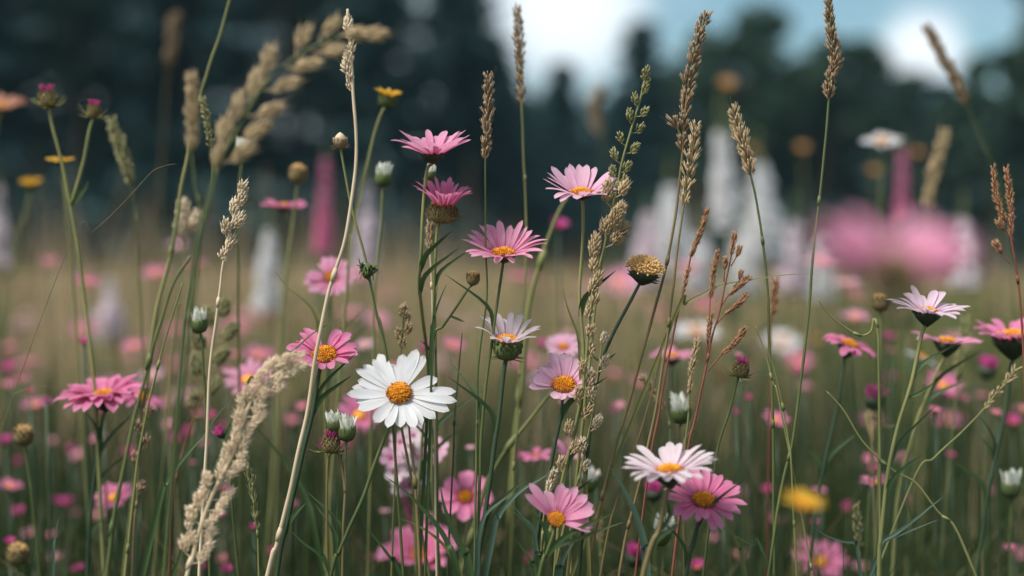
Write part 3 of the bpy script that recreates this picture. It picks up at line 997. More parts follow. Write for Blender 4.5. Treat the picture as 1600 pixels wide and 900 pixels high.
def head_clumps(mb, path, clumps, L, W, seed=0, hair=0.6, spread=0.9):
    """clumps: (f along path, side in m to the right, length m, radius m, lean). each = a fluffy oval of many husks on a short branch"""
    rr = random.Random(seed)
    for (f, side, ln, rad, lean) in clumps:
        p, t = at_path(path, f)
        up = -t
        right = Vector((1, 0, 0)) - up * up.x
        right.normalize()
        dr = (up + right * lean + Vector((0, rr.uniform(-.3, .3), 0))).normalized()
        c0 = p + right * side + Vector((0, rr.uniform(-.5, .5) * abs(side), 0))
        tube(mb, [p - up * ln * .2, c0], W * .22, W * .18, 4, cap=False)
        tube(mb, [c0, c0 + dr * ln * .8], W * .2, W * .1, 4, cap=False)
        k = max(10, int(ln * rad / (L * W) * 6.0))
        u, v, _ = basis(dr)
        for i in range(k):
            g = (i + rr.random()) / k
            a = i * 2.39996
            q = u * math.cos(a) + v * math.sin(a)
            prof = math.sin((0.12 + 0.86 * g) * math.pi) ** 0.7
            st = c0 + dr * (ln * g * 0.82) + q * (rad * prof * 0.55)
            dd = dr + q * spread * rr.uniform(.3, .9) * (1.1 - g * .6)
            l = L * rr.uniform(.75, 1.25)
            spindle(mb, st, dd, l, W * rr.uniform(.75, 1.2), 5, flat=.7)
            if rr.random() < hair:
                ddn = dd.normalized()
                tube(mb, [st + ddn * l * .85, st + ddn * l * 1.35], W * .07, W * .02, 3, cap=False)

def grass(label, tip_to_base, d, head_to, kind, mat="husk_brown", stem_mat="stem_light", rpx=9, n=90, L=7, W=2.6, sr=0.0007, name="seeding_grass", group="seeding grasses",
          clumps=None, spread=0.9, gaps=0.0, hair=0.22, leaves=(), branches=(), ang=22, cat="grass", head_parts=True, env=None, stem_end=None):
    """tip_to_base: px polyline of head + stem. head_to: number of its points that belong to the seed head"""
    seed = sum(ord(c) for c in label)
    pts = px_path(tip_to_base, d)
    full = to_ground(pts)
    base = Vector((full[-1].x, full[-1].y, 0))
    root = thing(name, label, cat, base, group)
    path = smooth_path(full, 6)
    mb = MB(); tube(mb, path, sr * .55, sr * 1.1, 7, .06)
    # joints of the culm
    for f in (0.45, 0.72):
        p, t = at_path(path, f)
        lathe(mb, p, -t, [(-3 * sr, sr * .95), (0, sr * 1.25), (3 * sr, sr * .95)], 8)
    mb.build("stem", M[stem_mat], root, base)
    hp = smooth_path(pts[:head_to], 8) if kind else None
    if kind == "tight":
        hm = MB(); head_tight(hm, hp, mm(rpx, d), n, mm(L, d), mm(W, d), ang, env, seed, gaps, hair)
        hm.build("seed_head", M[mat], root, base)
    elif kind == "clumps":
        cl = [(f, mm(s, d), mm(l, d), mm(r_, d), le) for (f, s, l, r_, le) in clumps]
        if head_parts:
            for c in cl:
                hm = MB(); head_clumps(hm, hp, [c], mm(L, d), mm(W, d), seed + int(c[0] * 999), hair, spread)
                hm.build("seed_cluster", M[mat], root, base)
        else:
            hm = MB(); head_clumps(hm, hp, cl, mm(L, d), mm(W, d), seed, hair, spread)
            hm.build("seed_head", M[mat], root, base)
    for br in branches:                             # fine side branches: (px points tip..joint, head points, rpx, n)
        bp = px_path(br[0], d)
        bm = MB(); tube(bm, smooth_path(bp, 5), sr * .35, sr * .5, 5)
        bo = bm.build("branch", M[stem_mat], root, base)
        hm = MB(); head_tight(hm, smooth_path(bp[:br[1]], 6), mm(br[2], d), br[3], mm(L, d), mm(W, d), ang, None, seed + br[3], 0, hair)
        hm.build("seed_head", M[mat], bo, base)
    for lf in leaves:
        q = MB(); ribbon(q, smooth_path(px_path(lf[0], d), 5), mm(lf[1], d))
        q.build("leaf", M[lf[2] if len(lf) > 2 else "leaf_olive"], root, base)
    return root

def blade(label, pts, d, w, mat="leaf", group="broad grass blades", twist=0.4, fold=0.3, ground=True, name="loose_grass"):
    """a loose leaf blade, px points from tip to foot"""
    pp = px_path(pts, d)
    if ground:
        pp = to_ground(pp)
    base = Vector((pp[-1].x, pp[-1].y, 0))
    mb = MB(); ribbon(mb, smooth_path(pp[::-1], 6), mm(w, d), fold=fold, twist=twist)
    o = mb.build(name, M[mat], None, base)
    return tag(o, label, "grass blade", group)
def straw(label, pts, d, sr, mat="stem", group="bare grass stems", name="wild_grass"):
    pp = to_ground(px_path(pts, d))
    base = Vector((pp[-1].x, pp[-1].y, 0))
    mb = MB(); path = smooth_path(pp, 6); tube(mb, path, sr * .45, sr * 1.0, 7, .08)
    for f in (0.3, 0.6):
        p, t = at_path(path, f)
        lathe(mb, p, -t, [(-3 * sr, sr * .8), (0, sr * 1.15), (3 * sr, sr * .8)], 8)
    o = mb.build(name, M[mat], None, base)
    return tag(o, label, "grass stem", group)

# ================================================================== SPIRES
def spire(label, c, top, bottom, wid, d, mat, group, tipfrac=0.25, lean=0):
    """tall flower spike: bells in whorls, small greenish buds at the pointed tip, stem with leaves down to the ground"""
    rr = random.Random(int(c * 3 + top))
    A, B = P(c + lean, top, d), P(c, bottom, d)
    pp = to_ground([A, A.lerp(B, .5), B], lean=0.02)
    base = Vector((pp[-1].x, pp[-1].y, 0))
    root = thing("flower_spire", label, "flower spire", base, group)
    mb = MB(); tube(mb, smooth_path(pp, 5), 0.001, 0.0035, 7); mb.build("stem", M["stem"], root, base)
    bl, tp = MB(), MB()
    H = (A - B).length; ax = (A - B).normalized(); u, v, ax = basis(ax)
    Wm = mm(wid, d) / 2 * 0.72
    rows = max(12, int(H / 0.0075))
    for j in range(rows):
        f = (j + .3) / rows
        rad = Wm * (1 - f) ** 0.68 * rr.uniform(.88, 1.12)
        k = max(4, int(11 * rad / Wm))
        for i in range(k):
            a = 6.283 * (i + .5 * (j % 2)) / k + rr.uniform(-.2, .2)
            q = u * math.cos(a) + v * math.sin(a)
            p = B + ax * (H * f + rr.uniform(-.002, .002)) + q * rad * .2
            if rr.random() < .14:
                continue
            L = max(.006, rad * rr.uniform(.55, 1.05))
            dd = (q + ax * (-0.25 + 0.9 * f)).normalized()
            s = L * .36
            if f > 1 - tipfrac:
                spindle(tp, p, dd + ax * .6, L * .9, s * .9, 5)
            else:                                   # a flaring bell with a lip
                uu, vv, _ = basis(dd)
                vs, fs, uv = [], [], []
                for (t, r_) in ((0, .25), (.35, .7), (.75, .8), (1.0, 1.25)):
                    for m in range(7):
                        b = 6.283 * m / 7
                        vs.append(p + dd * (L * t) + (uu * math.cos(b) + vv * math.sin(b)) * (s * r_ * (1 + .15 * rr.uniform(-1, 1))))
                        uv.append((t, m / 7))
                for r_ in range(3):
                    for m in range(7):
                        m2 = (m + 1) % 7
                        fs.append((r_ * 7 + m, r_ * 7 + m2, (r_ + 1) * 7 + m2, (r_ + 1) * 7 + m))
                bl.add(vs, fs, uv)
    bl.build("bells", M[mat], root, base); tp.build("tip", M["spire_tip"], root, base)
    for k in range(7):
        a = k * 2.4
        q = Vector((math.cos(a), math.sin(a), 0))
        z = B.z * (0.95 - k * .10)
        p0 = Vector((base.x, base.y, z)); p0.x += (B.x - base.x) * z / max(.01, B.z); p0.y += (B.y - base.y) * z / max(.01, B.z)
        lm = MB(); ribbon(lm, smooth_path([p0, p0 + q * .04 + Vector((0, 0, .025)), p0 + q * .09 + Vector((0, 0, .01))], 4), .022, facing=Vector((0, 0, 1)))
        lm.build("leaf", M["leaf"], root, base)
    return root

# ================================================================== THE FLOWERS IN FOCUS
PD = "pink daisies"
flower("daisy", "large white daisy with orange eye in full view", "daisy", (624, 616), 0.80, 84, tilt=50, lean=4, n=21, e=(6, -6), mat="white", wid=0.215, disc=0.25,
       az=[182, 172, 160, 148, 136, 126, 114, 104, 92, 74, 66, 31, 4, -6, -18, -36, -52, -66, -84, -100, -122, 206, 194],
       lens=[1, .98, .86, 1, .98, .9, 1.08, 1, 1.02, 1.14, 1.0, .82, 1.08, 1.12, 1.0, .88, .84, .8, .72, .8, .72, .86, .84],
       stem=[(606, 668), (590, 715), (562, 790), (530, 862), (515, 905)], ch=16, cr=17, jit=.6, sr=.0013, dome=.6, group="white daisies", count=260, fold=.12)
flower("daisy", "highest pink daisy, seen side on with petals held up against the dark wood", "daisy", (677, 243), 0.80, 62, tilt=3, lean=-2, n=21, e=(44, 20), mat="pink", wid=0.25, disc=0.30,
       stem=[(667, 268), (662, 320), (658, 400), (655, 455, .81), (665, 540, .84), (672, 640, .86), (675, 740, .86), (684, 860, .86)], stem_mat="stem_light", ch=13, cr=19, sr=.0012, sag=16, group=PD, fold=.15)
flower("daisy", "small deep pink daisy on a hairy brown cup, just under the highest pink daisy", "daisy", (693, 323), 0.80, 45, tilt=8, lean=4, n=28, e=(66, 34), mat="rose", wid=0.19, disc=0.42, calyx="hairy", calyx_mat="calyx_brown",
       stem=[(683, 360), (680, 420), (677, 500, .81), (673, 560, .85), (660, 680, .88), (652, 800, .88), (657, 890, .88)], stem_mat="stem_light", ch=27, cr=21, sr=.0011, group=PD, sag=14)
flower("daisy", "pink daisy with long even petals fanned over a yellow eye, on a green stem", "daisy", (787, 398), 0.80, 66, tilt=19, lean=2, n=25, e=(36, 18), mat="pink", wid=0.19, disc=0.30,
       stem=[(783, 425), (775, 490), (762, 580), (752, 690), (748, 800), (742, 900)], ch=14, cr=19, sr=.0010, sag=12, group=PD)
flower("daisy", "pale pink daisy with broad petals beside the tall greenish panicle", "daisy", (909, 304), 0.80, 63, tilt=15, lean=1, n=20, e=(36, 22), mat="pale", wid=0.26, disc=0.30,
       stem=[(911, 325), (909, 400), (905, 470), (912, 560), (905, 640), (880, 760), (868, 880)], stem_mat="stem_light", ch=9, cr=16, sr=.0011, sag=14, group=PD, fold=.15)
flower("daisy", "ragged pink daisy with a gap between two sheaves of petals, crossed by the pale straw", "daisy", (507, 556), 0.81, 62, tilt=38, lean=2, n=20, e=(28, -14), mat="rose", wid=0.22, disc=0.33,
       az=[206, 192, 178, 168, 158, 150, 142, 132, 122, 113, 72, 62, 52, 44, 34, 25, 15, 6, -6, -18, -32, -60, -88, -122], lens=[.75, .9, 1.1, 1, 1.1, 1.05, 1, 1.15, 1.3, 1.12, .95, 1, .98, .9, .95, .96, .95, .9, .85, .75, .7, .5, .45, .45],
       stem=[(500, 578), (490, 640), (470, 720), (450, 810), (432, 900)], stem_mat="stem_dark", ch=14, cr=19, sr=.0015, group=PD, twist=.8, dome=.5, disc_mats=("disc", "disc_rim"))
flower("daisy", "white daisy flushed with pink, petals upright over a deep green cup", "daisy", (793, 535), 0.80, 54, tilt=10, lean=4, n=15, e=(54, 24), mat="blush", wid=0.24, disc=0.38, calyx="tall", calyx_mat="calyx",
       stem=[(787, 578), (782, 630), (770, 720), (757, 810), (742, 905)], stem_mat="stem_dark", ch=29, cr=22, sr=.0016, sag=12, group="white daisies")
flower("daisy", "pale pink daisy with square-ended petals like a raised fan, beside the knobbly grass stalk", "daisy", (881, 603), 0.80, 56, tilt=38, lean=-3, n=20, e=(26, 2), mat="pale", wid=0.30, disc=0.36,
       az=[188, 176, 164, 154, 142, 130, 120, 110, 98, 88, 78, 66, 54, 40, 22, 8, -8, -20, -45, -70, -95, -120], lens=[1.05, 1.0, 1.05, .95, .95, 1, 1, 1.05, 1.06, 1.06, 1, .95, .9, .85, .9, 1.0, 1.02, .8, .5, .5, .5, .5],
       stem=[(878, 625), (874, 660), (864, 710), (848, 790), (835, 880)], stem_mat="stem_dark", ch=12, cr=17, sr=.0012, group=PD, shape=.75, sag=8)
flower("daisy", "low pink daisy opening sideways, half hidden by a grass clump at the lower middle", "daisy", (869, 812), 0.765, 60, tilt=52, lean=14, n=15, e=(30, 14), mat="pink", wid=0.25, disc=0.25,
       az=[-22, -10, 2, 12, 22, 34, 46, 56, 68, 80, 104, 128, 144, 156], lens=[1, .95, .98, 1, 1, .95, 1, 1, 1, .98, .85, 1.1, 1.05, 1.1],
       stem=[(862, 840), (852, 870), (842, 905)], ch=12, cr=13, sr=.0011, group=PD, shape=.7)
flower("daisy", "white daisy blushing pink at its heart, spread flat over a deeper pink one", "daisy", (1046, 738), 0.735, 80, tilt=4, lean=-5, n=26, e=(26, 2), mat="blush", wid=0.21, disc=0.28,
       stem=[(1040, 775), (1028, 830), (1008, 890)], stem_mat="stem_brown", ch=26, cr=24, sr=.0016, sag=8, group="white daisies")
flower("daisy", "deep pink daisy with orange eye tucked under the blushing white one", "daisy", (1100, 783), 0.76, 66, tilt=30, lean=3, n=22, e=(20, 4), mat="rose", wid=0.24, disc=0.30,
       stem=[(1092, 812), (1082, 850), (1070, 905)], stem_mat="stem_dark", ch=20, cr=21, sr=.0014, sag=6, group=PD, shape=.7)
flower("daisy", "pale lilac daisy on a long slanting stem under the big blurred pink one", "daisy", (1449, 489), 0.785, 64, tilt=8, lean=2, n=18, e=(30, 8), mat="lilac", wid=0.24, disc=0.26,
       stem=[(1441, 520), (1425, 590), (1405, 660), (1388, 740), (1376, 840), (1373, 900)], stem_mat="stem_light", ch=22, cr=21, sr=.0013, sag=10, group=PD, leaves=[([(1418, 622), (1440, 612), (1462, 596)], 5)])
flower("daisy", "pink daisy with one petal cocked upward, tucked behind the slanting lilac daisy", "daisy", (1480, 537), 0.90, 52, tilt=3, lean=6, n=13, e=(22, 4), mat="pink", wid=0.28, disc=0.34,
       az=[150, 186, 172, 200, 330, 350, 10, 25, 45, 80, 110, 290, 250], lens=[1.25, 1.0, .9, .8, 1, 1.1, 1.1, 1, .9, .8, .8, .8, .8], stem=[(1468, 572), (1448, 620), (1432, 660), (1405, 760), (1395, 880)], stem_mat="stem_light", ch=22, cr=20, sr=.0013, group=PD)
flower("daisy", "nodding rose daisy on a dark conical cup, just below the curled tendril", "daisy", (1327, 540), 0.91, 46, tilt=16, lean=18, n=20, e=(26, -34), mat="rose", wid=0.32, disc=0.34, seg=7,
       stem=[(1316, 585), (1308, 640), (1290, 720), (1275, 800)], stem_mat="stem_dark", ch=22, cr=18, sr=.0013, group=PD)
flower("daisy", "big pink daisy on a thick dark cup cut by the edge of the frame", "daisy", (1582, 530), 0.90, 66, tilt=2, lean=-2, n=18, e=(42, 14), mat="rose", wid=0.26, disc=0.40, seg=7,
       stem=[(1578, 580), (1570, 650), (1552, 730), (1540, 800)], stem_mat="stem_dark", ch=34, cr=30, sr=.0016, sag=10, group=PD)
flower("daisy", "full double pink daisy on a dark cup beside the tall knapweed stem", "daisy", (163, 620), 0.90, 78, tilt=5, lean=-4, n=22, e=(26, -10), mat="rose", wid=0.24, disc=0.26, layers=2, seg=7,
       stem=[(160, 655), (156, 700), (146, 760), (138, 860)], stem_mat="stem_dark", ch=24, cr=24, sr=.0013, sag=8, group=PD)
flower("daisy", "drooping pink daisy half hidden behind the dark slanting stem, next to the double one", "daisy", (222, 622), 0.97, 42, tilt=16, lean=12, n=16, e=(16, -30), mat="rose", wid=0.22, disc=0.3, seg=7, split=False,
       stem=[(222, 660), (218, 740)], stem_mat="stem_dark", ch=14, cr=14, group=PD)
flower("daisy", "pink daisy facing out with an orange eye, beside the leaning pale straw", "daisy", (517, 434), 0.97, 42, tilt=54, lean=-4, n=17, e=(14, 4), mat="pink", wid=0.30, disc=0.27, seg=7,
       stem=[(516, 480), (512, 560), (510, 660)], ch=12, cr=12, group=PD)
flower("daisy", "flat side-on pink daisy below the round brown bud", "daisy", (443, 324), 1.04, 40, tilt=7, lean=2, n=20, e=(22, 4), mat="rose", wid=0.24, disc=0.3, seg=7, split=False,
       stem=[(455, 355), (448, 420), (440, 520)], ch=9, cr=10, group=PD, stem_mat="stem_light")
flower("daisy", "pale pink daisy right behind the square-petalled one, softly out of focus", "daisy", (880, 543), 0.98, 33, tilt=32, lean=4, n=20, e=(20, 5), mat="pale", wid=0.26, disc=0.28, seg=7, split=False,
       stem=[(882, 560), (884, 640), (880, 720)], ch=9, cr=10, group=PD)
flower("daisy", "side-on pink daisy between the long bare stems and the pink thistle-like bud", "daisy", (1050, 558), 1.0, 38, tilt=9, lean=1, n=19, e=(22, 6), mat="pink", wid=0.25, disc=0.32, seg=7, split=False,
       stem=[(1049, 580), (1046, 640), (1040, 720)], ch=15, cr=14, stem_mat="stem_dark", group=PD)
flower("cosmos", "rose cosmos with broad separate petals and orange eye, low behind the crossing stems", "cosmos", (727, 776), 0.93, 48, tilt=62, lean=-6, n=8, e=(14, -2), mat="rose", wid=0.46, disc=0.26, seg=7, shape=.72,
       stem=[(724, 830), (720, 900)], ch=10, cr=10, group="broad-petalled cosmos")
flower("cosmos", "large pink cosmos at the bottom edge between the thin stems", "cosmos", (655, 868), 1.02, 66, tilt=34, lean=-4, n=8, e=(34, 8), mat="rose", wid=0.52, disc=0.2, seg=7, shape=.72, layers=2,
       stem=[(652, 930), (650, 960)], ch=12, cr=12, group="broad-petalled cosmos")
flower("cosmos", "starry mauve flower with split petals beside the knobbly grass, over the low pink daisy", "cosmos", (886, 716), 0.92, 32, tilt=20, lean=18, n=5, e=(46, 20), mat="pink", wid=0.42, disc=0.16, seg=6, split=False,
       stem=[(882, 740), (878, 800)], ch=8, cr=8, group="broad-petalled cosmos")
flower("cosmos", "flat pink bloom beside the starry mauve one, behind the dark daisy stem", "cosmos", (838, 712), 0.98, 30, tilt=12, lean=-4, n=8, e=(14, 2), mat="rose", wid=0.5, disc=0.18, seg=6, split=False,
       stem=[(838, 740), (836, 800)], ch=8, cr=8, group="broad-petalled cosmos")
flower("daisy", "enormous blurred pink daisy close to the lens, petals parted over its dark cup", "daisy", (1396, 432), 0.33, 136, tilt=16, lean=2, n=26, e=(46, 14), mat="pink", wid=0.31, disc=0.36, dome=0.9, layers=2, disc_mats=("calyx_brown", "calyx_brown"), seg=7,
       az=[-34 + 102 * k / 11 for k in range(12)] + [112 + 102 * k / 11 for k in range(12)], stem=[(1395, 520), (1392, 640), (1390, 800)], ch=50, cr=40, sr=.0010, group=PD, stem_mat="stem_dark", sag=6)

# ------------------------------------------------------------------ yellow and white ones
YF = "yellow hawkweeds"
def hawk(label, c, d, Rp, stem, tilt=10, lean=0, mat="yellow", group=YF, ch=18, cr=12, calyx_mat="calyx", e=(38, 16), n=22, wid=.22, name="hawkweed", cat="hawkweed", az=None, stem_mat="stem_light"):
    return flower(name, label, cat, c, d, Rp, tilt=tilt, lean=lean, n=n, e=e, mat=mat, wid=wid, disc=.34, stem=stem, ch=ch, cr=cr, calyx_mat=calyx_mat, calyx="tall" if ch > 14 else "cup", split=False, seg=6, group=group, az=az, stem_mat=stem_mat)
hawk("yellow hawkweed on a long bent stem next to the pale straw", (607, 150), 0.92, 24, [(596, 178), (580, 230), (566, 290), (552, 360), (545, 420)], tilt=12, lean=8, ch=18, cr=14)
hawk("ragged yellow hawkweed with few petals behind the pink knapweed stem", (95, 252), 0.98, 25, [(97, 270), (104, 330), (112, 420)], n=8, wid=.42, e=(20, 4), ch=10, cr=10, calyx_mat="calyx_dark")
hawk("small yellow hawkweed near the frame edge, beyond the pink knapweed", (48, 288), 1.22, 20, [(46, 305), (38, 340), (24, 400)], ch=12, cr=11)
hawk("blurred mustard yellow flower close to the lens among low grass", (1254, 790), 0.56, 36, [(1250, 830), (1246, 900)], ch=12, cr=12, mat="yellow", stem_mat="stem_brown", tilt=16, lean=10)
hawk("dull yellow flower hanging alone before the dark wood above the tallest white spire", (1135, 132), 2.29, 16, [(1137, 160), (1142, 260)], tilt=40, mat="ochre", ch=10, cr=9)
hawk("orange flower dot beside the nodding brown grass, before the dark wood", (1176, 234), 2.43, 10, [(1178, 260), (1182, 330)], tilt=30, mat="ochre", ch=8, cr=7)
hawk("orange flower dot alone beside the grass with the knotted brown top", (1253, 232), 2.43, 12, [(1254, 260), (1258, 340)], tilt=40, mat="ochre", ch=8, cr=7)
hawk("orange flower above the pink spire", (1434, 240), 2.29, 12, [(1436, 260), (1438, 350)], tilt=30, mat="ochre", ch=8, cr=7)
hawk("orange flower just under the small white daisy before the wood", (1366, 268), 2.36, 13, [(1366, 290), (1366, 380)], tilt=30, mat="ochre", ch=8, cr=7)
hawk("amber flower at the foot of the pink spire, behind the enormous pink daisy", (1408, 350), 1.76, 14, [(1408, 370), (1410, 450)], tilt=4, mat="ochre", ch=8, cr=7)
hawk("amber flower low in the grass behind the pink thistle-like bud", (1128, 590), 1.62, 17, [(1128, 605), (1128, 700)], tilt=20, mat="ochre", ch=8, cr=8)
hawk("orange flower behind the fine red-brown panicle, near the blurred white blooms", (1276, 532), 2.03, 12, [(1276, 550), (1276, 640)], tilt=20, mat="ochre", ch=8, cr=7)
hawk("orange flower at the bottom edge beside the low magenta bloom", (1404, 876), 1.49, 12, [(1404, 890), (1404, 930)], tilt=30, mat="ochre", ch=8, cr=7)
hawk("dusty pink ragged bloom cut by the outer frame edge, high over the meadow", (2, 168), 0.60, 38, [(-6, 200), (-14, 320)], tilt=20, lean=10, mat="dusty", ch=10, cr=9, name="daisy", cat="daisy", group=PD)
hawk("small blurred white daisy high before the dark wood", (1378, 222), 1.4, 34, [(1378, 245), (1376, 330)], mat="white", tilt=22, lean=-4, ch=8, cr=9, name="daisy", cat="daisy", group="white daisies", e=(16, 2))
hawk("blurred white bloom low behind the side-on pink daisy and the fine red panicle", (1088, 520), 1.6, 42, [(1088, 545), (1088, 640)], mat="white", tilt=16, ch=8, cr=9, name="daisy", cat="daisy", group="white daisies", e=(14, 2))
hawk("blurred white flower tilted down behind the slanting stem of the lilac daisy", (1440, 560), 1.12, 31, [(1436, 580), (1430, 680)], mat="white", tilt=4, lean=26, ch=8, cr=9, name="daisy", cat="daisy", group="white daisies", e=(6, -6), calyx_mat="calyx_dark")
hawk("faint white bloom in the green haze behind the nodding stem of grass", (1222, 535), 1.9, 32, [(1222, 550), (1222, 640)], mat="white", tilt=30, ch=8, cr=9, name="daisy", cat="daisy", group="white daisies", e=(14, 2))

# phlox-like cluster under the white daisy
def phlox():
    d = 0.93
    root_px = [(645, 690), (648, 760), (650, 840)]
    pp = to_ground(px_path(root_px, d)); base = Vector((pp[-1].x, pp[-1].y, 0))
    root = thing("phlox", "lilac white phlox cluster of many tiny florets under the white daisy", "phlox", base)
    mb = MB(); tube(mb, smooth_path(pp, 5), .001, .0016, 7); mb.build("stem", M["stem"], root, base)
    spots = [(625, 690), (645, 680), (662, 695), (610, 715), (632, 715), (655, 715), (674, 712), (618, 738), (640, 735), (640, 758), (660, 742), (626, 760), (684, 700), (652, 672)]
    for i, (x, y) in enumerate(spots):
        C = P(x, y, d + RNG.uniform(-.012, .012)); ax = axis_of(RNG.uniform(35, 70), RNG.uniform(-35, 35))
        mb = MB()
        for k in range(5):
            V, F, U = one_petal(C, ax, R(72 * k + i * 20), mm(17, d), mm(15, d), mm(2, d), R(14), R(-4), 5, .15, shape=.7)
            mb.add(V, F, U)
        o = mb.build("floret", M["blush" if i % 3 else "pale"], root, base)
        q = MB(); lathe(q, C, ax, [(-.004, .0006), (-.001, .0011), (0.0008, .0012)], 7); tube(q, [C - ax * .004, Vector((pp[0].x, pp[0].y, C.z - .03))], .0005, .0006, 5)
        q.build("floret_stalk", M["magenta" if i % 2 else "stem"], o, base)
phlox()

# ------------------------------------------------------------------ buds and seed heads
KB = "round buds on stems"
bud("knapweed", "tall knapweed with two spiky pink buds before the dark wood", "knapweed", [("knap", 75, 156, 14, 6, -4), ("knap", 147, 175, 11, 8, 6)], 0.90,
    [(80, 190), (94, 245), (110, 322), (124, 400), (136, 500), (147, 590), (156, 760)], stem_mat="stem_light", sr=.0013, branches=[[(140, 205), (128, 262), (111, 320)]],
    leaves=[([(112, 318), (122, 290), (124, 258)], 6), ([(112, 322), (108, 300), (98, 280)], 5), ([(113, 322), (132, 296), (138, 282)], 5)], group="knapweeds")
bud("knapweed", "single spiky pink knapweed bud on a thin stem under the fine red panicle", "knapweed", [("knap", 1157, 579, 13, 10, 10)], 0.81, [(1150, 600), (1138, 645), (1122, 700), (1112, 780)], stem_mat="stem", group="knapweeds")
bud("knapweed", "low purple-tipped knapweed bud beside the twin white buds", "knapweed", [("knap", 517, 696, 14, 4, 4)], 0.80, [(513, 720), (511, 780), (512, 880)], stem_mat="stem_brown", group="knapweeds")
bud("seeding_daisy", "puffy tan seed head on a dark green stem", "seed head", [("puff", 1008, 420, 27, 16, 12)], 0.80, [(998, 447), (975, 490), (955, 530), (938, 572), (925, 640), (915, 760)], stem_mat="stem_dark", sr=.0012,
    leaves=[([(940, 566), (930, 560), (922, 548)], 4), ([(937, 572), (952, 560), (962, 552)], 4)])
bud("budding_daisy", "cream-capped bud with bristles high beside the pale straw", "bud", [("fringe", 532, 222, 12, 6, -2)], 0.82, [(534, 245), (546, 310), (562, 370), (575, 425), (588, 490), (604, 550)], stem_mat="stem_light", group=KB)
bud("withered_flower", "shrivelled green flower knot below the cream-capped bud", "withered flower", [("wither", 574, 421, 16, 6, 6)], 0.815, [(579, 445), (590, 500), (603, 548), (612, 640)], group=KB)
bud("budding_daisy", "round brown bud over the flat side-on pink daisy", "bud", [("brown", 466, 274, 15, 6, 2)], 0.99, [(464, 292), (458, 350), (446, 440), (440, 560)], stem_mat="stem_light", group=KB)
bud("budding_daisy", "small round tan bud on a forked side stem, under the daisy with long even petals", "bud", [("brown", 739, 436, 11, 6, 2)], 0.81, [(731, 452), (712, 482), (692, 510), (678, 526), (674, 620)], stem_mat="stem", group=KB, leaves=[([(704, 494), (718, 500), (726, 503)], 4)])
bud("budding_daisy", "brownish bud on an upright stem beside the slanting lilac daisy", "bud", [("brown", 1376, 474, 14, 4, 0)], 0.92, [(1376, 490), (1377, 560), (1374, 650), (1372, 780)], stem_mat="stem_light", group=KB)
bud("budding_daisy", "plump green bud low at the outer side, near the double pink daisy", "bud", [("brown", 37, 682, 16, 6, 0)], 0.91, [(40, 702), (46, 750), (52, 800)], group=KB)
bud("budding_daisy", "dim green bud in the bottom corner under the plump one", "bud", [("brown", 28, 868, 17, 10, 0)], 0.93, [(28, 890), (30, 930)], group=KB)
bud("budding_daisy", "white half-open bud behind the nodding tan grass", "bud", [("white", 380, 236, 16, 8, 4)], 0.93, [(377, 262), (374, 300), (372, 400)], group=KB)
bud("budding_daisy", "white half-open bud standing behind the pale straw and the long bent stem", "bud", [("white", 599, 278, 16, 8, 2)], 0.91, [(598, 298), (595, 350), (590, 400), (585, 500)], stem_mat="stem_light", group=KB)
bud("budding_daisy", "small white bud among the blurred green grass heads, below the cream grass top", "bud", [("white", 311, 506, 17, 8, -2)], 0.85, [(315, 530), (318, 580), (322, 660)], group=KB)
bud("budding_daisy", "pair of white buds close together under the ragged pink daisy", "bud", [("white", 542, 674, 18, 8, 0), ("white", 522, 663, 14, 6, -12)], 0.80, [(541, 700), (540, 760), (536, 860)], stem_mat="stem_brown", group=KB,
    branches=[[(526, 690), (536, 735), (540, 770)]], leaves=[([(540, 745), (532, 720), (536, 706)], 5), ([(530, 668), (514, 664), (508, 656)], 4)])
bud("budding_daisy", "large creamy white bud among curled dry grass over the blushing white daisy", "bud", [("white", 1064, 645, 20, 14, -10)], 0.88, [(1062, 672), (1064, 720), (1066, 800)], group=KB)
bud("budding_daisy", "white bud half behind the stem of the blushing white daisy, near the bottom", "bud", [("white", 1032, 834, 21, 14, 14)], 0.86, [(1030, 860), (1028, 920)], group=KB)
bud("budding_daisy", "thin white bud beside the low broad leaf", "bud", [("white", 921, 755, 16, 10, 0)], 0.93, [(925, 775), (935, 840)], group=KB)
bud("budding_daisy", "flat white-topped bud low by the outer edge, under the big cut pink daisy", "bud", [("white", 1580, 762, 19, 8, 0)], 0.92, [(1580, 785), (1578, 860)], group=KB)
bud("budding_daisy", "small green leafy bud between the highest pink daisy and the small deep pink one", "bud", [("white", 673, 272, 11, 10, 4)], 0.84, [(674, 285), (676, 330), (678, 420)], group=KB)
PB = "magenta buds"
bud("budding_cosmos", "magenta bud on a dark cup under the curled dry leaf", "bud", [("pinkbud", 1367, 622, 20, 6, 0)], 0.95, [(1364, 645), (1360, 720)], group=PB)
bud("budding_cosmos", "magenta bud behind the stem of the blushing white daisy", "bud", [("pinkbud", 1021, 768, 17, 6, 0)], 0.95, [(1021, 790), (1022, 850)], group=PB)
bud("budding_cosmos", "magenta bud at the bottom edge below the blushing white daisy", "bud", [("pinkbud", 992, 868, 19, 10, 0)], 0.92, [(992, 890), (990, 930)], group=PB)
bud("budding_cosmos", "magenta bud near the upper rim of the frame edge over the big cut daisy's stem", "bud", [("pinkbud", 1543, 575, 19, 10, 10)], 1.1, [(1543, 600), (1540, 700)], group=PB)
bud("budding_cosmos", "magenta petal cluster lit beside the fluffy cream plume", "bud", [("pinkbud", 346, 676, 11, 30, -40)], 0.84, [(352, 690), (360, 760)], group=PB)

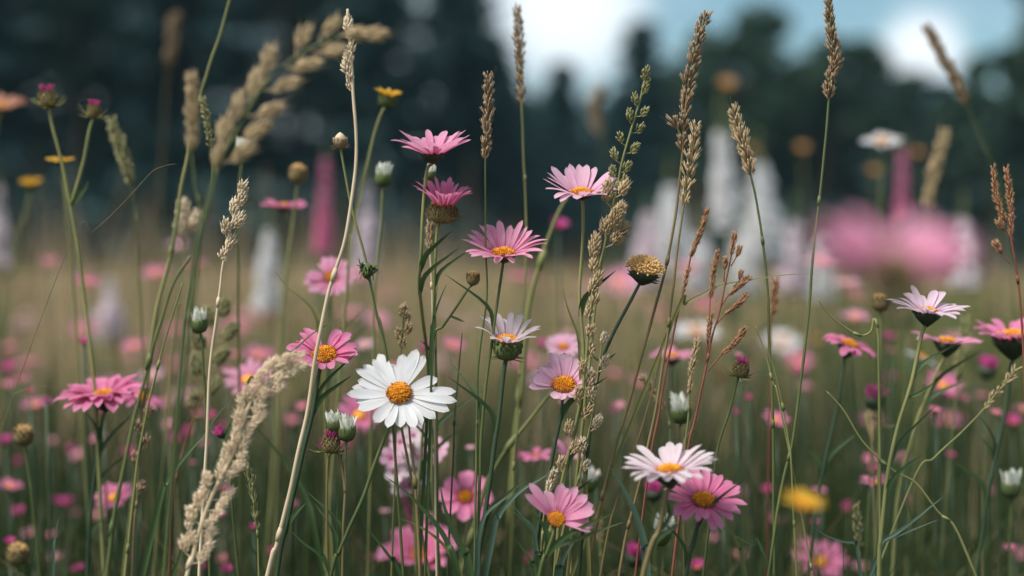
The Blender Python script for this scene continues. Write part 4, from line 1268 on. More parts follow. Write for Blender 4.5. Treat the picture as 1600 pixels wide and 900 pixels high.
# ------------------------------------------------------------------ grasses with seed heads
grass("very tall pale straw stalk tipped with cream seed clusters, leaning across the ragged pink daisy", [(543, 14), (546, 60), (549, 100), (551, 140), (556, 200), (554, 280), (540, 370), (516, 450), (497, 540), (478, 650), (455, 760), (432, 850), (418, 900)], 0.785, 4,
      "clumps", mat="husk_cream", stem_mat="stem_straw", sr=.0013, L=9, W=4, clumps=[(.26, -1, 28, 9, 0), (.38, 2, 20, 8, .15), (.52, 2, 14, 6, .1), (.68, -3, 24, 10, -.1), (.80, -6, 20, 8, -.25), (.90, -4, 14, 5, 0), (1.0, -5, 16, 5, -.05)], hair=.4)
grass("brown spike of tight seeds standing just beside the highest pink daisy", [(763, 122), (763, 160), (761, 210), (758, 252), (758, 300), (759, 400), (760, 470), (748, 560), (745, 680)], 0.80, 4, "tight", mat="husk_brown", rpx=8, n=60, L=17, W=7, stem_mat="stem")
grass("slim tall spike rising past the bright sky gap", [(808, 14), (811, 60), (813, 105), (815, 165), (818, 240), (822, 320), (822, 420), (815, 520)], 0.90, 4, "tight", mat="husk_brown", rpx=8, n=60, L=16, W=6, stem_mat="stem_light")
grass("tall brown spike leaning over the white spires, with one loose husk low down", [(1102, 24), (1088, 75), (1076, 130), (1070, 180), (1066, 240), (1056, 330), (1040, 420), (1015, 510), (985, 620), (950, 740), (925, 860)], 0.81, 5, "tight", mat="husk_brown", rpx=13, n=95, L=19, W=7.5, stem_mat="stem_brown", sr=.0010,
      branches=[([(1054, 190), (1060, 204), (1067, 216)], 2, 4, 7)], gaps=.12)
grass("shorter brown spike with loose lower husks beside the tallest one", [(1088, 196), (1082, 240), (1075, 285), (1066, 335), (1058, 400), (1048, 480), (1040, 540), (1024, 640), (998, 760), (970, 880)], 0.80, 4, "tight", mat="husk_tan", rpx=12, n=64, L=19, W=7, stem_mat="stem_brown", gaps=.25, sr=.0009)
grass("nodding brown spike on a thin curved stem before the tallest white spire", [(1146, 176), (1158, 215), (1168, 245), (1174, 275), (1182, 310), (1192, 380), (1200, 460), (1203, 560), (1208, 680)], 0.81, 4, "tight", mat="husk_tan", rpx=11, n=62, L=20, W=7, stem_mat="stem", sr=.0009)
grass("tall grass with a knotted dark brown top reaching the upper frame edge", [(1294, -14), (1298, 40), (1304, 95), (1297, 125), (1295, 158), (1290, 220), (1278, 330), (1268, 430), (1258, 540), (1240, 680), (1215, 800)], 0.80, 5, "tight", mat="husk_brown", rpx=10, n=90, L=18, W=7, stem_mat="stem", sr=.0009, hair=.2)
grass("tall greenish panicle with spaced little seed tufts beside the pale broad-petalled daisy", [(1009, 112), (1000, 155), (985, 205), (968, 270), (962, 310), (952, 350), (940, 410), (930, 470), (922, 560), (912, 640)], 0.795, 5,
      "clumps", mat="husk_green", stem_mat="stem_light", L=9, W=4, sr=.0010, hair=.15,
      clumps=[(.10, 0, 24, 6, 0), (.2, 3, 24, 6, .1), (.3, -6, 15, 5, -.3), (.38, 8, 15, 5, .4), (.44, -6, 18, 5, -.3), (.5, 9, 16, 5, .5), (.58, -9, 14, 5, -.5), (.62, 9, 18, 6, .5), (.68, -10, 18, 6, -.5), (.74, 6, 18, 6, .3), (.8, -8, 18, 6, -.3), (.86, 6, 16, 6, .4), (.95, 2, 20, 7, .1)])
grass("coarse cream panicle of dense lumpy clusters running down beside the pale daisies' stems", [(962, 300), (952, 345), (944, 385), (930, 440), (922, 490), (916, 560), (908, 620), (893, 690), (878, 750), (862, 820), (845, 890)], 0.785, 9,
      "clumps", mat="husk_tan", stem_mat="stem_light", L=10, W=4.2, sr=.0011, hair=.35,
      clumps=[(.01, 8, 28, 9, .3), (.05, -10, 36, 11, -.15), (.10, 10, 24, 9, .3), (.16, 6, 44, 15, .2), (.20, -2, 26, 11, -.2), (.235, 12, 44, 15, .35), (.30, -12, 42, 11, -.1), (.345, -6, 26, 9, -.1), (.39, 2, 24, 7, .1), (.43, -2, 22, 7, 0), (.475, 3, 22, 7, .15), (.52, -2, 22, 7, 0),
              (.57, 2, 20, 7, .1), (.62, 5, 22, 7, .2), (.68, -2, 24, 7, -.1), (.72, 8, 26, 8, .2), (.77, -4, 26, 8, -.1), (.81, 10, 24, 8, .3), (.86, -6, 22, 8, -.2), (.91, 4, 22, 8, .2), (.97, -5, 20, 7, -.2)])
grass("twin companion stalk with paler knots close beside the coarse cream panicle", [(944, 520), (936, 570), (926, 640), (915, 700), (905, 745), (888, 800), (870, 880)], 0.795, 5, "clumps", mat="husk_cream", L=9, W=4, hair=.2, sr=.0008,
      clumps=[(.1, 0, 20, 6, .1), (.28, 5, 24, 7, .2), (.45, -4, 20, 7, -.2), (.62, 6, 26, 8, .3), (.8, -3, 24, 8, -.2), (.95, 3, 20, 6, .2)])
grass("short dry grass top with crowded cream husks, leaning on a thin straw", [(379, 296), (370, 325), (358, 365), (348, 414), (344, 450), (337, 500), (328, 580), (322, 700)], 0.81, 4, "clumps", mat="husk_cream", stem_mat="stem_straw", L=10, W=4.5, hair=.5, sr=.0010,
      clumps=[(.14, 0, 26, 8, 0), (.3, 3, 22, 9, .1), (.44, -4, 26, 9, -.1), (.58, 6, 28, 9, .25), (.7, -4, 26, 9, -.2), (.84, 3, 24, 9, .2), (.97, -1, 20, 7, 0)])
grass("big nodding tan grass head arching toward the pale straw, out of focus", [(578, 58), (545, 56), (505, 66), (470, 84), (432, 114), (405, 146), (380, 188), (355, 230), (338, 270), (326, 320), (312, 370), (300, 440), (290, 560), (270, 720)], 0.65, 9,
      "clumps", mat="husk_gold", stem_mat="stem", L=21, W=4.6, sr=.0010, hair=.7, spread=.75,
      clumps=[(.08, 3, 48, 9, 0), (.16, -4, 46, 10, .1), (.25, -12, 35, 9, -.4), (.30, 12, 42, 9, .3), (.38, -12, 33, 9, -.5), (.44, 10, 44, 9, .5), (.53, -12, 37, 10, -.6), (.58, 12, 46, 9, .6), (.66, -10, 48, 11, -.2), (.71, 14, 39, 9, .8), (.78, -12, 46, 10, -.3), (.82, 14, 50, 11, .5), (.88, -10, 42, 11, -.3), (.93, 14, 46, 11, .6), (.99, -4, 37, 10, -.1)])
grass("upright blurred grass ear just before the nodding tan head", [(300, 122), (302, 160), (301, 200), (300, 238), (306, 290), (314, 340), (305, 450), (285, 600)], 0.66, 4, "tight", mat="husk_tan", rpx=13, n=95, L=18, W=7, stem_mat="stem")
grass("sharp green grass spike between the upright ear and the nodding head", [(317, 156), (324, 190), (330, 232), (330, 290), (318, 350), (304, 420), (292, 480), (280, 600)], 0.75, 3, "tight", mat="husk_green", rpx=7, n=60, L=11, W=5, stem_mat="stem")
grass("slanting green-brown grass ear over the thin hooked stem", [(176, 192), (188, 230), (199, 262), (206, 292), (212, 340), (216, 410), (222, 520)], 0.98, 4, "tight", mat="husk_green", rpx=11, n=70, L=18, W=7, stem_mat="stem")
grass("faint brown grass ear deep before the wood, behind the thick green stem", [(272, 30), (268, 62), (262, 105), (258, 170), (250, 290), (245, 420)], 1.6, 3, "tight", mat="husk_brown", rpx=9, n=40, L=18, W=7, stem_mat="stem_brown")
grass("long blurred grass head arching beside the low cloud notch", [(1450, 46), (1470, 85), (1492, 122), (1512, 165), (1532, 215), (1552, 262), (1570, 330), (1582, 450)], 1.12, 4, "tight", mat="husk_brown", rpx=11, n=80, L=20, W=7, stem_mat="stem", ang=14)
grass("blurred straw-brown grass ear behind the enormous pink daisy", [(1475, 210), (1465, 250), (1455, 290), (1449, 332), (1447, 400), (1446, 520)], 1.2, 4, "tight", mat="husk_tan", rpx=11, n=60, L=18, W=7)
grass("reddish slim spike beside the puffy tan seed head", [(1104, 332), (1096, 358), (1086, 384), (1079, 402), (1073, 432), (1064, 470), (1050, 530), (1030, 640), (1010, 760)], 0.80, 4, "tight", mat="husk_red", rpx=5, n=70, L=12, W=4, stem_mat="stem_red", ang=12, branches=[([(1075, 424), (1071, 440), (1066, 458)], 3, 3, 22)])
grass("fine red-stemmed panicle with many small tan side spikes", [(1148, 366), (1142, 400), (1134, 440), (1124, 490), (1112, 530), (1100, 590), (1084, 660), (1070, 740)], 0.80, 2, "tight", mat="husk_red", rpx=5, n=26, L=11, W=4, stem_mat="stem_red", sr=.0008, ang=14,
      branches=[([(1121, 396), (1114, 430), (1110, 468), (1108, 520), (1104, 570)], 3, 5, 60), ([(1155, 390), (1150, 402), (1142, 416)], 2, 4, 22), ([(1133, 408), (1132, 422), (1131, 440)], 2, 4, 24), ([(1168, 435), (1154, 448), (1138, 462), (1126, 480)], 3, 6, 46),
                ([(1166, 462), (1150, 478), (1132, 492), (1120, 506)], 3, 6, 46), ([(1110, 494), (1108, 515), (1105, 538), (1103, 570)], 3, 5, 40), ([(1162, 516), (1148, 536), (1126, 556), (1106, 580)], 3, 6, 56), ([(1157, 428), (1155, 438), (1146, 448)], 2, 4, 18)])
grass("thin pale spikelet drooping alone under the side-on pink daisy's petals", [(1088, 534), (1084, 560), (1079, 590), (1077, 618), (1074, 660), (1066, 760)], 0.80, 4, "tight", mat="husk_tan", rpx=5, n=46, L=12, W=4.4, ang=14, stem_mat="stem_light")
grass("red-stemmed grass by the outer edge with two slender spikes and small side husks", [(1572, 266), (1577, 300), (1580, 330), (1579, 370), (1586, 410), (1594, 470), (1600, 560), (1604, 700)], 0.80, 4, "tight", mat="husk_red", rpx=5, n=52, L=13, W=4.5, stem_mat="stem_red", ang=14, sr=.0008,
      branches=[([(1552, 264), (1556, 300), (1564, 330), (1574, 348), (1584, 380)], 4, 5, 50), ([(1563, 350), (1570, 362), (1582, 376)], 2, 4, 24), ([(1557, 382), (1566, 398), (1578, 412)], 2, 4, 26)])
PL = random.Random(4)
grass("fluffy cream plume leaning low across the blurred pink flowers", [(462, 566), (430, 585), (402, 612), (384, 650), (372, 690), (352, 735), (330, 780), (312, 830), (298, 880), (288, 920)], 0.735, 9, "clumps", mat="husk_peach", stem_mat="stem_straw", L=10, W=3.4, sr=.0012, hair=.8, spread=1.35, head_parts=False,
      clumps=[(.01 + .98 * k / 47, (PL.uniform(2, 15) if k % 2 else -PL.uniform(2, 17)) * (.5 + .5 * min(1, k / 12)), PL.uniform(20, 30), PL.uniform(4.5, 8) * (.7 + .3 * min(1, k / 10)), PL.uniform(.1, .6) * (1 if k % 2 else -1)) for k in range(48)])
grass("pale buff plume behind the fluffy one, beside the small white bud", [(340, 490), (336, 520), (328, 560), (318, 600), (306, 650), (296, 720), (286, 800)], 0.94, 5, "clumps", mat="husk_green", L=12, W=5, hair=.3, clumps=[(.06, 6, 34, 10, .2), (.2, -8, 34, 11, -.4), (.32, 12, 36, 11, .6), (.45, -14, 40, 13, -.7), (.56, 8, 36, 12, .5), (.7, -10, 38, 12, -.5), (.84, 8, 34, 10, .4), (.96, -4, 30, 9, -.2)])
grass("cream tuft of blurred seeds beside the tight cream grass top", [(292, 312), (291, 345), (288, 375), (284, 420), (274, 520), (262, 640)], 0.95, 3, "clumps", mat="husk_cream", L=12, W=5, hair=.3, clumps=[(.55, -5, 36, 13, -.1), (.75, 8, 34, 12, .3), (1.0, -4, 34, 12, -.2)])
grass("small beaded grass spike peeping over the white daisy", [(629, 478), (630, 500), (629, 522), (627, 545), (622, 600), (618, 700)], 0.83, 4, "clumps", mat="husk_tan", L=9, W=4.5, hair=.1, clumps=[(.3, 0, 22, 7, 0), (.5, 3, 20, 7, .2), (.68, 5, 20, 7, .3), (.82, -3, 18, 6, -.2), (1, 1, 16, 6, 0)])
grass("curled dry grass spike hooking toward the creamy white bud", [(1005, 592), (1014, 602), (1028, 622), (1040, 640), (1046, 662), (1046, 710), (1040, 800)], 0.86, 4, "tight", mat="husk_tan", rpx=6, n=46, L=12, W=5, stem_mat="stem_light")
grass("little upright grass spike low beneath the blurred mustard flower", [(1338, 792), (1339, 815), (1341, 838), (1342, 862), (1343, 900)], 0.88, 4, "tight", mat="husk_green", rpx=8, n=46, L=12, W=5)
grass("slim young grass with green bracts rising by the fluffy cream plume's foot", [(384, 716), (392, 750), (398, 790), (402, 830), (404, 880)], 0.80, 4, "tight", mat="husk_green", rpx=4, n=30, L=20, W=4.5, ang=8)
grass("brown seeding stalk with a few loose husks under the drooping pink daisy", [(226, 640), (222, 680), (218, 720), (214, 780), (208, 860)], 0.86, 4, "clumps", mat="husk_brown", L=9, W=4.5, hair=.2, stem_mat="stem_brown", clumps=[(.1, 5, 18, 7, .3), (.3, -5, 18, 7, -.3), (.5, 5, 18, 7, .3), (.7, -4, 18, 7, -.2), (.95, 3, 18, 6, .2)])
grass("slanting dry grass with sparse husks before the big cut pink daisy's stem", [(1588, 576), (1570, 600), (1552, 620), (1536, 640), (1500, 678), (1460, 716), (1420, 766)], 0.84, 4, "tight", mat="husk_tan", rpx=6, n=20, L=16, W=5, stem_mat="stem_light", gaps=.3)
grass("blurred olive grass ear leaning behind the big cut pink daisy", [(1508, 500), (1500, 560), (1496, 600), (1490, 660), (1480, 760)], 0.98, 3, "tight", mat="husk_green", rpx=8, n=40, L=16, W=6)
grass("reddish grass wisp behind the nodding stem of grass", [(1212, 440), (1210, 470), (1206, 500), (1204, 560), (1202, 660)], 0.9, 3, "tight", mat="husk_red", rpx=6, n=34, L=14, W=5, stem_mat="stem_red")
grass("faint olive grass ear before the lower wood beside the pink spire", [(935, 140), (930, 175), (940, 215), (950, 280), (955, 380)], 1.8, 3, "tight", mat="husk_brown", rpx=10, n=40, L=20, W=8)
grass("short tan spikelet against the stems below the small deep pink daisy", [(672, 352), (671, 372), (672, 395), (674, 440), (676, 520)], 0.82, 3, "tight", mat="husk_tan", rpx=6, n=32, L=13, W=5, stem_mat="stem_straw")
grass("buff ear low in the dark grass under the low pink daisy", [(932, 800), (936, 825), (938, 850), (940, 900)], 0.92, 3, "tight", mat="husk_tan", rpx=6, n=26, L=13, W=5)
grass("pale knotted ear tucked among the leaves left of the low sideways daisy".replace("left of", "beside"), [(866, 738), (858, 762), (852, 790), (848, 830), (845, 890)], 0.79, 3, "tight", mat="husk_cream", rpx=6, n=40, L=12, W=5)

# ------------------------------------------------------------------ bare stems, hooks, blades
straw("thick green stem slanting up to the top frame edge behind the nodding tan head", [(364, -20), (345, 50), (325, 110), (310, 160), (296, 230), (285, 290), (268, 390), (240, 520)], 0.90, .0016, "stem_light")
straw("long dark stem slanting through the drooping pink daisy", [(298, 400), (272, 442), (248, 510), (226, 590), (205, 680), (180, 800), (168, 890)], 0.74, .0015, "stem")
straw("hair-thin hooked stem with a pale tip, lying across the slanting grass ear", [(275, 256), (258, 259), (238, 268), (212, 296), (180, 330), (145, 362), (105, 392)], 0.80, .00022, "stem_brown")
straw("thin arched wisp entering at the frame edge beside the double pink daisy", [(74, 602), (50, 606), (20, 616), (-10, 628)], 0.80, .00025, "stem_light")
straw("olive stem behind the pale broad-petalled daisy, leaning to the daisy with a yellow eye", [(886, 308), (868, 345), (848, 400), (830, 470), (818, 560)], 0.94, .0024, "stem_light")
straw("yellowish stem slanting low between the pink daisies' dark stems", [(862, 612), (835, 645), (800, 690), (772, 735), (750, 790)], 0.88, .0020, "stem_light")
straw("bare reddish stem under the white daisy", [(638, 655), (642, 700), (650, 770), (656, 890)], 0.80, .0013, "stem_brown")
straw("thin dark stem crossing behind the white daisy's lower petals", [(722, 520), (716, 590), (710, 650), (706, 760), (700, 880)], 0.83, .0008, "stem_dark")
straw("long thin tendril curling under the brownish bud beside the lilac daisy", [(1278, 468), (1292, 488), (1312, 506), (1334, 520), (1350, 524), (1362, 516), (1366, 498), (1372, 520), (1374, 600)], 0.81, .0009, "stem_light")
straw("long slender stem sweeping down across the dark grass under the lilac daisy", [(1292, 612), (1318, 640), (1348, 690), (1395, 735), (1430, 755), (1465, 800), (1510, 862)], 0.81, .0009, "stem_light")
straw("pale bent stem standing before the blurred mustard flower", [(1196, 540), (1210, 580), (1222, 630), (1232, 690), (1238, 760)], 0.80, .0008, "stem_light")
straw("thin stem hooked at its tip beside the magenta bud", [(1180, 510), (1192, 540), (1208, 600), (1222, 650)], 0.80, .0007, "stem_light")
straw("long straw-thin stem behind the puffy tan seed head's stem", [(1036, 540), (1012, 640), (985, 720), (962, 790), (945, 860)], 0.83, .0009, "stem_brown")
straw("green stem curving beside the flat pink bloom", [(812, 640), (806, 690), (802, 740), (798, 820)], 0.86, .0009, "stem_light")
straw("thin red-brown straw standing in the dark grass beside the fluffy plume", [(326, 600), (300, 660), (276, 740), (268, 800), (264, 890)], 0.88, .0010, "stem_red")
straw("slender olive stem between the nodding head's stem and the long dark stem", [(286, 440), (268, 500), (250, 560), (222, 680), (206, 800)], 0.84, .0010, "stem_light")
blade("thin grass blade bowed level between the fine red panicle and the knotted grass", [(1272, 428), (1225, 430), (1170, 438), (1128, 446), (1098, 460), (1070, 476), (1050, 505)], 0.80, 5, "leaf_olive")
blade("broad blue-green blade standing beside the buff stems under the blushing white daisy", [(951, 726), (968, 752), (985, 785), (998, 818), (1006, 850), (1010, 900)], 0.78, 15, "leaf_blue")
blade("long green blade lying level across the low sideways daisy's foot", [(974, 816), (945, 826), (905, 842), (868, 855), (845, 868), (838, 900)], 0.78, 11, "leaf")
blade("dark green blade curving over the large pink cosmos at the bottom", [(688, 758), (694, 790), (708, 830), (726, 865), (736, 905)], 0.78, 14, "leaf")
blade("narrow blade arching from beneath the white daisy to the bare reddish stem", [(603, 745), (630, 765), (658, 792), (682, 820), (700, 850), (716, 900)], 0.79, 10, "leaf")
blade("narrow blade springing from beneath the pair of white buds", [(566, 815), (590, 845), (612, 875), (628, 905)], 0.78, 8, "leaf")
blade("grass blade with pale edge low before the large pink cosmos", [(625, 810), (655, 822), (690, 848), (712, 880), (722, 910)], 0.81, 8, "leaf_olive")
blade("blue-green leaf blade reaching up beside the cosmos with separate petals", [(802, 772), (780, 785), (758, 806), (748, 840), (745, 900)], 0.79, 9, "leaf_blue")
blade("blue-green blade slanting up to the knobbly grass over the low sideways daisy", [(872, 730), (845, 748), (818, 764), (800, 780), (780, 806), (768, 850)], 0.80, 9, "leaf_blue")
blade("short upright blade beside the low sideways daisy's petals", [(800, 786), (815, 806), (832, 824), (838, 858), (840, 905)], 0.785, 8, "leaf_blue")
blade("dark curled blade in the grass under the low sideways daisy", [(806, 842), (820, 862), (832, 885), (838, 910)], 0.77, 9, "leaf")
blade("wide pale green blade low between the buff ear and the grass clump", [(898, 846), (884, 866), (874, 890), (870, 915)], 0.79, 16, "leaf_blue")
blade("slim blade falling away from the deep pink daisy under its petals", [(1130, 796), (1140, 825), (1155, 855), (1164, 900)], 0.78, 9, "leaf_olive")
blade("fine blade sloping across the dark grass beside the deep pink daisy", [(1108, 808), (1140, 832), (1176, 852), (1195, 870)], 0.80, 5, "leaf")
blade("blue-green forked blade low under the sweeping slender stem", [(1474, 776), (1450, 795), (1425, 815), (1396, 836), (1376, 850), (1370, 900)], 0.80, 9, "leaf_blue")
blade("second forked blade just below the first one under the sweeping slender stem", [(1466, 812), (1440, 822), (1410, 834), (1384, 845), (1372, 866)], 0.80, 7, "leaf_blue")
blade("dark blade bowed low beside the small upright grass spike", [(1265, 818), (1290, 836), (1318, 846), (1336, 850), (1342, 880)], 0.81, 6, "leaf_blue")
blade("pale narrow blade standing alone in the dark bottom corner", [(92, 808), (86, 840), (83, 900)], 0.80, 7, "leaf_blue")
blade("green blade crossing the buff plume behind the fluffy cream one", [(372, 612), (340, 648), (318, 680), (290, 712), (262, 752), (246, 800)], 0.82, 9, "leaf")
blade("slim green blade springing beside the leaning straw's foot", [(452, 826), (474, 848), (500, 868), (520, 905)], 0.80, 8, "leaf")
blade("thin dark blade between the knapweed bud and the white buds", [(528, 772), (526, 810), (528, 860), (530, 905)], 0.81, 6, "leaf")
blade("broad leaf standing against the stems below the small deep pink daisy", [(698, 444), (690, 462), (682, 484), (676, 510), (672, 560)], 0.81, 5, "leaf")
blade("short narrow leaf between the highest daisies' stems and the forked bud stem", [(684, 440), (681, 470), (678, 500), (676, 540)], 0.80, 4, "leaf")
blade("grass blade pointing up before the pale daisies' stem", [(880, 452), (886, 478), (896, 505), (904, 530), (908, 600)], 0.80, 6, "leaf_olive")
blade("thin blade crossing the ragged pink daisy's left sheaf".replace("left", "upper"), [(536, 497), (512, 508), (488, 522), (462, 545), (430, 566), (400, 590), (370, 640)], 0.785, 4, "leaf")
blade("wide soft green blade behind the knapweed bud and pair of white buds", [(392, 655), (420, 690), (452, 730), (480, 780), (495, 850)], 0.88, 10, "leaf")
blade("fine curved blade at the foot of the shrivelled flower knot", [(430, 425), (450, 450), (478, 472), (495, 500), (500, 560)], 0.86, 6, "leaf_olive")

def dry_leaf(label, pts, d, w, mat):
    pp = to_ground(px_path(pts, d)); base = Vector((pp[-1].x, pp[-1].y, 0))
    root = thing("withered_plant", label, "dry leaf", base, "curled dry leaves")
    mb = MB(); tube(mb, smooth_path(pp[3:], 6), .0006, .0009, 6); mb.build("stem", M["stem_brown"], root, base)
    mb = MB(); ribbon(mb, smooth_path(pp[:5][::-1], 6), mm(w, d), fold=.6, twist=2.2, basew=.15); mb.build("leaf", M[mat], root, base)
dry_leaf("curled yellow dead leaf hanging under the magenta bud by the lilac daisy's stem", [(1402, 664), (1388, 668), (1372, 660), (1358, 650), (1362, 690), (1366, 760)], 0.92, 20, "husk_tan")
dry_leaf("curled brown dead leaf among the dry grass over the blushing white daisy", [(1086, 668), (1076, 680), (1070, 700), (1068, 730), (1068, 790)], 0.84, 14, "husk_brown")

# ------------------------------------------------------------------ tall spires behind
SW, SPK = "white flower spires", "pink flower spires"
for a in [("white spire with a greenish tip beneath the flat side-on pink daisy", 417, 318, 478, 52, 2.06, "spire_white", SW, .28, 4),
          ("pale lilac spire behind the white half-open bud and the pale straw", 571, 262, 430, 50, 2.24, "spire_lilac", SW, .15, 3),
          ("tallest white spire with a long green tip, before the dark wood", 1136, 148, 345, 62, 2.24, "spire_white", SW, .3, -14),
          ("white spire leaning just behind the nodding brown spike", 1196, 205, 400, 72, 2.36, "spire_white", SW, .25, -12),
          ("white spire between the two brown spikes that stand side by side", 1052, 252, 410, 72, 2.48, "spire_white", SW, .25, -6),
          ("low pinkish white spire just beside the puffy tan seed head", 1010, 305, 440, 66, 2.48, "spire_lilac", SW, .22, 2),
          ("short white spire behind the fine red panicle", 1160, 318, 450, 66, 2.60, "spire_white", SW, .25, 4),
          ("broad white spire low between the tall spike and the reddish slim spike", 1092, 330, 452, 60, 2.71, "spire_white", SW, .3, 2),
          ("white spire with a pointed green tip beside the knotted grass stem", 1240, 300, 450, 62, 2.60, "spire_lilac", SW, .3, 2),
          ("white spire rising right behind the enormous pink daisy's outer petals", 1505, 298, 440, 46, 2.24, "spire_white", SW, .35, 0),
          ("greenish white spire in the gap before the knotted grass", 1285, 330, 460, 46, 2.83, "spire_white", SW, .35, 0),
          ("low white and lilac spire deep in the meadow by the knapweed stem", 172, 425, 525, 62, 2.24, "spire_lilac", SW, .1, 0),
          ("tall pink spire behind the cream-capped bud", 505, 232, 390, 39, 2.06, "spire_pink", SPK, .12, 4),
          ("pink spire over the enormous pink daisy", 1409, 218, 350, 35, 2.06, "spire_pink", SPK, .12, 2),
          ("mauve spire cut by the outer frame edge beyond the yellow hawkweeds", -4, 275, 410, 44, 2.06, "spire_lilac", SPK, .12, 2)]:
    spire(*a)

# ------------------------------------------------------------------ small blooms deep in the meadow: a few built once, then copied
def make_proto(kind):
    root = bpy.data.objects.new("meadow_flower", None)
    mats = {"rose": "rose", "pink": "pink", "magenta": "magenta", "pale": "pale"}
    st = MB(); tube(st, smooth_path([Vector((.02, .01, 0)), Vector((.008, .0, .45)), Vector((0, 0, 1.0))], 6), .0011, .0009, 6)
    so = st.build("stem", M["stem_dark"], root)
    me = MB()
    n, w, e = (15, .26, (22, 4)) if kind != "magenta" else (9, .5, (58, 40))
    for i in range(n):
        V, F, U = one_petal(Vector((0, 0, 0)), Vector((0, 0, 1)), 6.283 * i / n + RNG.uniform(-.1, .1), .82 * RNG.uniform(.85, 1.1), w, .2, R(e[0] + RNG.uniform(-8, 8)), R(e[1] + RNG.uniform(-12, 12)), 5, .3)
        me.add(V, F, U)
    co = me.build("corolla", M[kind], root)
    dm = MB(); lathe(dm, Vector((0, 0, 0)), Vector((0, 0, 1)), [(0, .26), (.08, .24), (.14, .14), (.16, .02)], 10); di = dm.build("disc", M["disc"], root)
    cm = calyx_mesh(Vector((0, 0, 0)), Vector((0, 0, 1)), .27, .05, .3, "cup"); ca = cm.build("calyx", M["calyx_dark"], root)
    return dict(root=root, stem=so, corolla=co, disc=di, calyx=ca)
PROTO = {k: make_proto(k) for k in ("rose", "pink", "magenta", "pale")}
USED = set()
def small(kind, label, x, y, d, rp, group, tilt=None, lean=None):
    pr = PROTO[kind]
    C = P(x, y, d); s = mm(rp, d)
    first = kind not in USED
    USED.add(kind)
    root = pr["root"] if first else pr["root"].copy()
    if root.name not in COL.objects:
        COL.objects.link(root)
    root.location = (C.x, C.y, 0)
    root["label"], root["category"], root["group"] = label, "flower", group
    ax = axis_of(tilt if tilt is not None else RNG.uniform(2, 34), lean if lean is not None else RNG.uniform(-16, 16))
    rot = Vector((0, 0, 1)).rotation_difference(ax).to_euler()
    for pn in ("stem", "corolla", "disc", "calyx"):
        o = pr[pn] if first else pr[pn].copy()
        if not first:
            COL.objects.link(o)
        o.parent = root
        if pn == "stem":
            o.scale = (1, 1, max(.02, C.z - s * .25))
        else:
            o.location = (0, 0, C.z); o.rotation_euler = rot; o.scale = (s, s, s)
SB = "small pink blooms deep in the meadow"
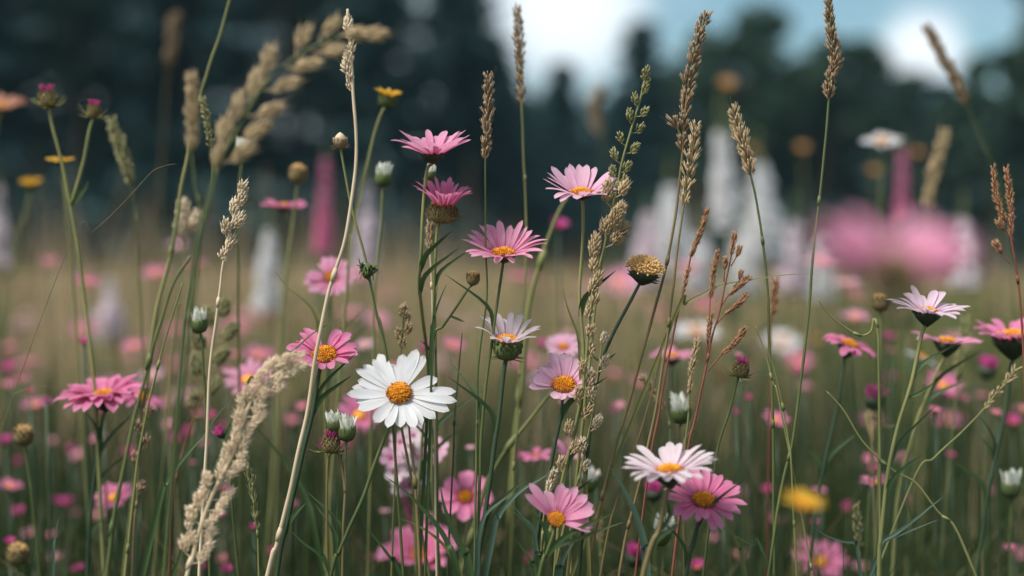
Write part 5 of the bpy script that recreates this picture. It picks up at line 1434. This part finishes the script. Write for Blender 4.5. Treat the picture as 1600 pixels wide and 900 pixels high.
for a in [("rose", "small pink bloom near the knapweed stem, first under the yellow hawkweeds", 78, 410, 1.7, 15), ("rose", "pink bloom touching the knapweed stem from behind", 135, 441, 1.5, 22),
          ("rose", "pink bloom low between the knapweed and the cream grass top", 243, 428, 1.5, 22), ("pale", "pale pink bloom next to the cream tuft of seeds", 276, 384, 1.7, 15),
          ("rose", "pink bloom directly behind the thin straw of the cream grass top", 305, 414, 1.5, 19), ("magenta", "mauve bloom cut by the frame edge above the arched wisp", 12, 578, 1.35, 18),
          ("rose", "mauve pink bloom just over the arched wisp", 30, 592, 1.35, 17), ("rose", "pink bloom under the arched wisp, next to a violet speck", 55, 634, 1.25, 24),
          ("magenta", "magenta bloom cut by the frame edge beside the plump green bud", 8, 692, 1.15, 17), ("rose", "magenta bloom cut by the frame edge below the plump green bud", 16, 760, 1.1, 20),
          ("magenta", "dim magenta bloom low by the frame edge over the dim green bud", 28, 804, 1.2, 17), ("magenta", "magenta bloom alone in the dark grass under the plump green bud's stem", 105, 787, 1.3, 14),
          ("rose", "flat rosy bloom under the double pink daisy, by its dark stem", 178, 778, 1.0, 32), ("magenta", "magenta bloom at the bottom edge by the pale narrow blade", 123, 892, 1.05, 14),
          ("rose", "pink bloom just above the drooping pink daisy, behind the dark slanting stem", 210, 542, 1.45, 23), ("rose", "smaller pink bloom beside the one above the drooping pink daisy", 243, 560, 1.5, 12),
          ("pale", "pale pink bloom right behind the drooping pink daisy's top petals", 236, 588, 1.4, 20), ("magenta", "magenta bloom half behind the fluffy cream plume's foot", 352, 768, 1.05, 14),
          ("magenta", "magenta bloom just below the other one behind the fluffy plume's foot", 341, 808, 1.05, 14), ("magenta", "magenta bloom at the bottom edge between the fluffy plume and the leaning straw", 354, 893, 1.0, 15),
          ("pink", "pink daisy-like bloom peeping out behind the top of the fluffy cream plume", 388, 594, 1.0, 42), ("rose", "rosy bloom above the fluffy plume's tip", 405, 556, 1.4, 25), 
          ("rose", "broad rosy bloom behind the pair of white buds", 562, 650, 1.05, 40), ("magenta", "deep pink bloom behind the low purple-tipped knapweed bud", 519, 704, 1.0, 27),
          ("rose", "pink bloom in the open green between the white daisy and the forked bud stem", 708, 540, 1.3, 20), ("magenta", "pink bloom just behind the white daisy's uppermost petals", 668, 548, 1.25, 18),
          ("pale", "pink bloom behind the ragged pink daisy's right sheaf".replace("right", "lower"), 570, 540, 1.2, 16), ("pale", "tiny whitish bloom over the cosmos with separate petals", 735, 700, 1.0, 9),
          ("pale", "tiny pale bloom low beneath the phlox cluster", 601, 799, 1.05, 9), ("magenta", "pink bloom peeping beneath the flat side-on pale daisy's stem".replace("side-on pale", "pale"), 872, 356, 1.2, 20),
          ("pink", "wide soft pink bloom under the puffy tan seed head", 968, 442, 1.9, 32), ("rose", "rosy bloom low behind the thin stems under the puffy seed head", 957, 585, 1.6, 15),
          ("rose", "rosy bloom between the bare stems beside the side-on pink daisy", 1000, 596, 1.7, 14), ("rose", "bright pink bloom in the grass beyond the lower magenta bud".replace("lower ", "knapweed and "), 1212, 656, 1.05, 22),
          ("magenta", "magenta bloom over the blurred mustard flower", 1199, 768, 1.15, 13), ("rose", "ragged pink bloom across the lilac daisy's stem in the dark grass", 1370, 755, 0.95, 28),
          ("magenta", "round magenta bloom between the tendril and the lilac daisy", 1388, 530, 1.3, 13), ("magenta", "dim rosy bloom beneath the round magenta one", 1390, 592, 1.4, 12),
          ("pink", "wide pink bloom just above the nodding rose daisy", 1336, 497, 1.3, 27), ("rose", "drooping pink bloom behind the fork of the lilac daisy's stem", 1474, 603, 1.15, 30),
          ("rose", "smaller pink bloom at the lower end of the drooping one", 1502, 622, 1.15, 14), ("rose", "large ragged pink bloom at the bottom edge under the blurred mustard flower", 1281, 878, 1.12, 46),
          ("pink", "pale bloom at the bottom edge beside the orange flower", 1344, 886, 1.2, 16), ("magenta", "mauve bloom cut by the outer edge beneath the big cut daisy", 1582, 662, 1.15, 18),
          ("rose", "pink bloom cut by the frame edge under the slanting dry grass", 1600, 640, 1.2, 16), ("pink", "soft pink bloom behind the knotted grass stem, inside the huge daisy's outer blur", 1285, 408, 1.6, 26),
          ("rose", "faint pink bloom before the white spires, behind the reddish slim spike", 1074, 420, 2.2, 22), ("magenta", "little magenta bloom in the dark between the bottom stems near the deep pink daisy", 1090, 888, 1.0, 17)]:
    small(*a, SB, tilt=38 if a[5] > 28 else None)
rs = np.random.RandomState(17)
LOW = "pin-small pink specks low in the dark sward"
for i in range(130):
    d = rs.uniform(0.94, 1.45)
    y = rs.uniform(535, 890)
    x = rs.uniform(-10, 1610)
    if 560 < x < 1130 and rs.rand() < .5:
        continue
    small(("rose", "magenta", "pink", "magenta")[i % 4], "pin-small pink speck of a bloom sunk low among dark green blades", x, y, d, rs.uniform(7, 14), LOW)
FAR = "tiny pink blooms speckling the far grass"
LAB = "tiny pink bloom lost among those that speckle the far grass"
for i in range(120):
    d = 1.7 + 7.5 * rs.rand() ** 1.5
    x = rs.uniform(-20, 1620)
    hz = rs.uniform(.36, .55)
    y = 430 + (CAM_Z - hz) / d * FOCAL_PX
    if y > 700 or (x > 1000 and rs.rand() < .4):
        continue
    small(("rose", "pink", "pale", "rose")[i % 4], LAB, x, y, d, .019 * rs.uniform(.7, 1.25) / d * FOCAL_PX, FAR)
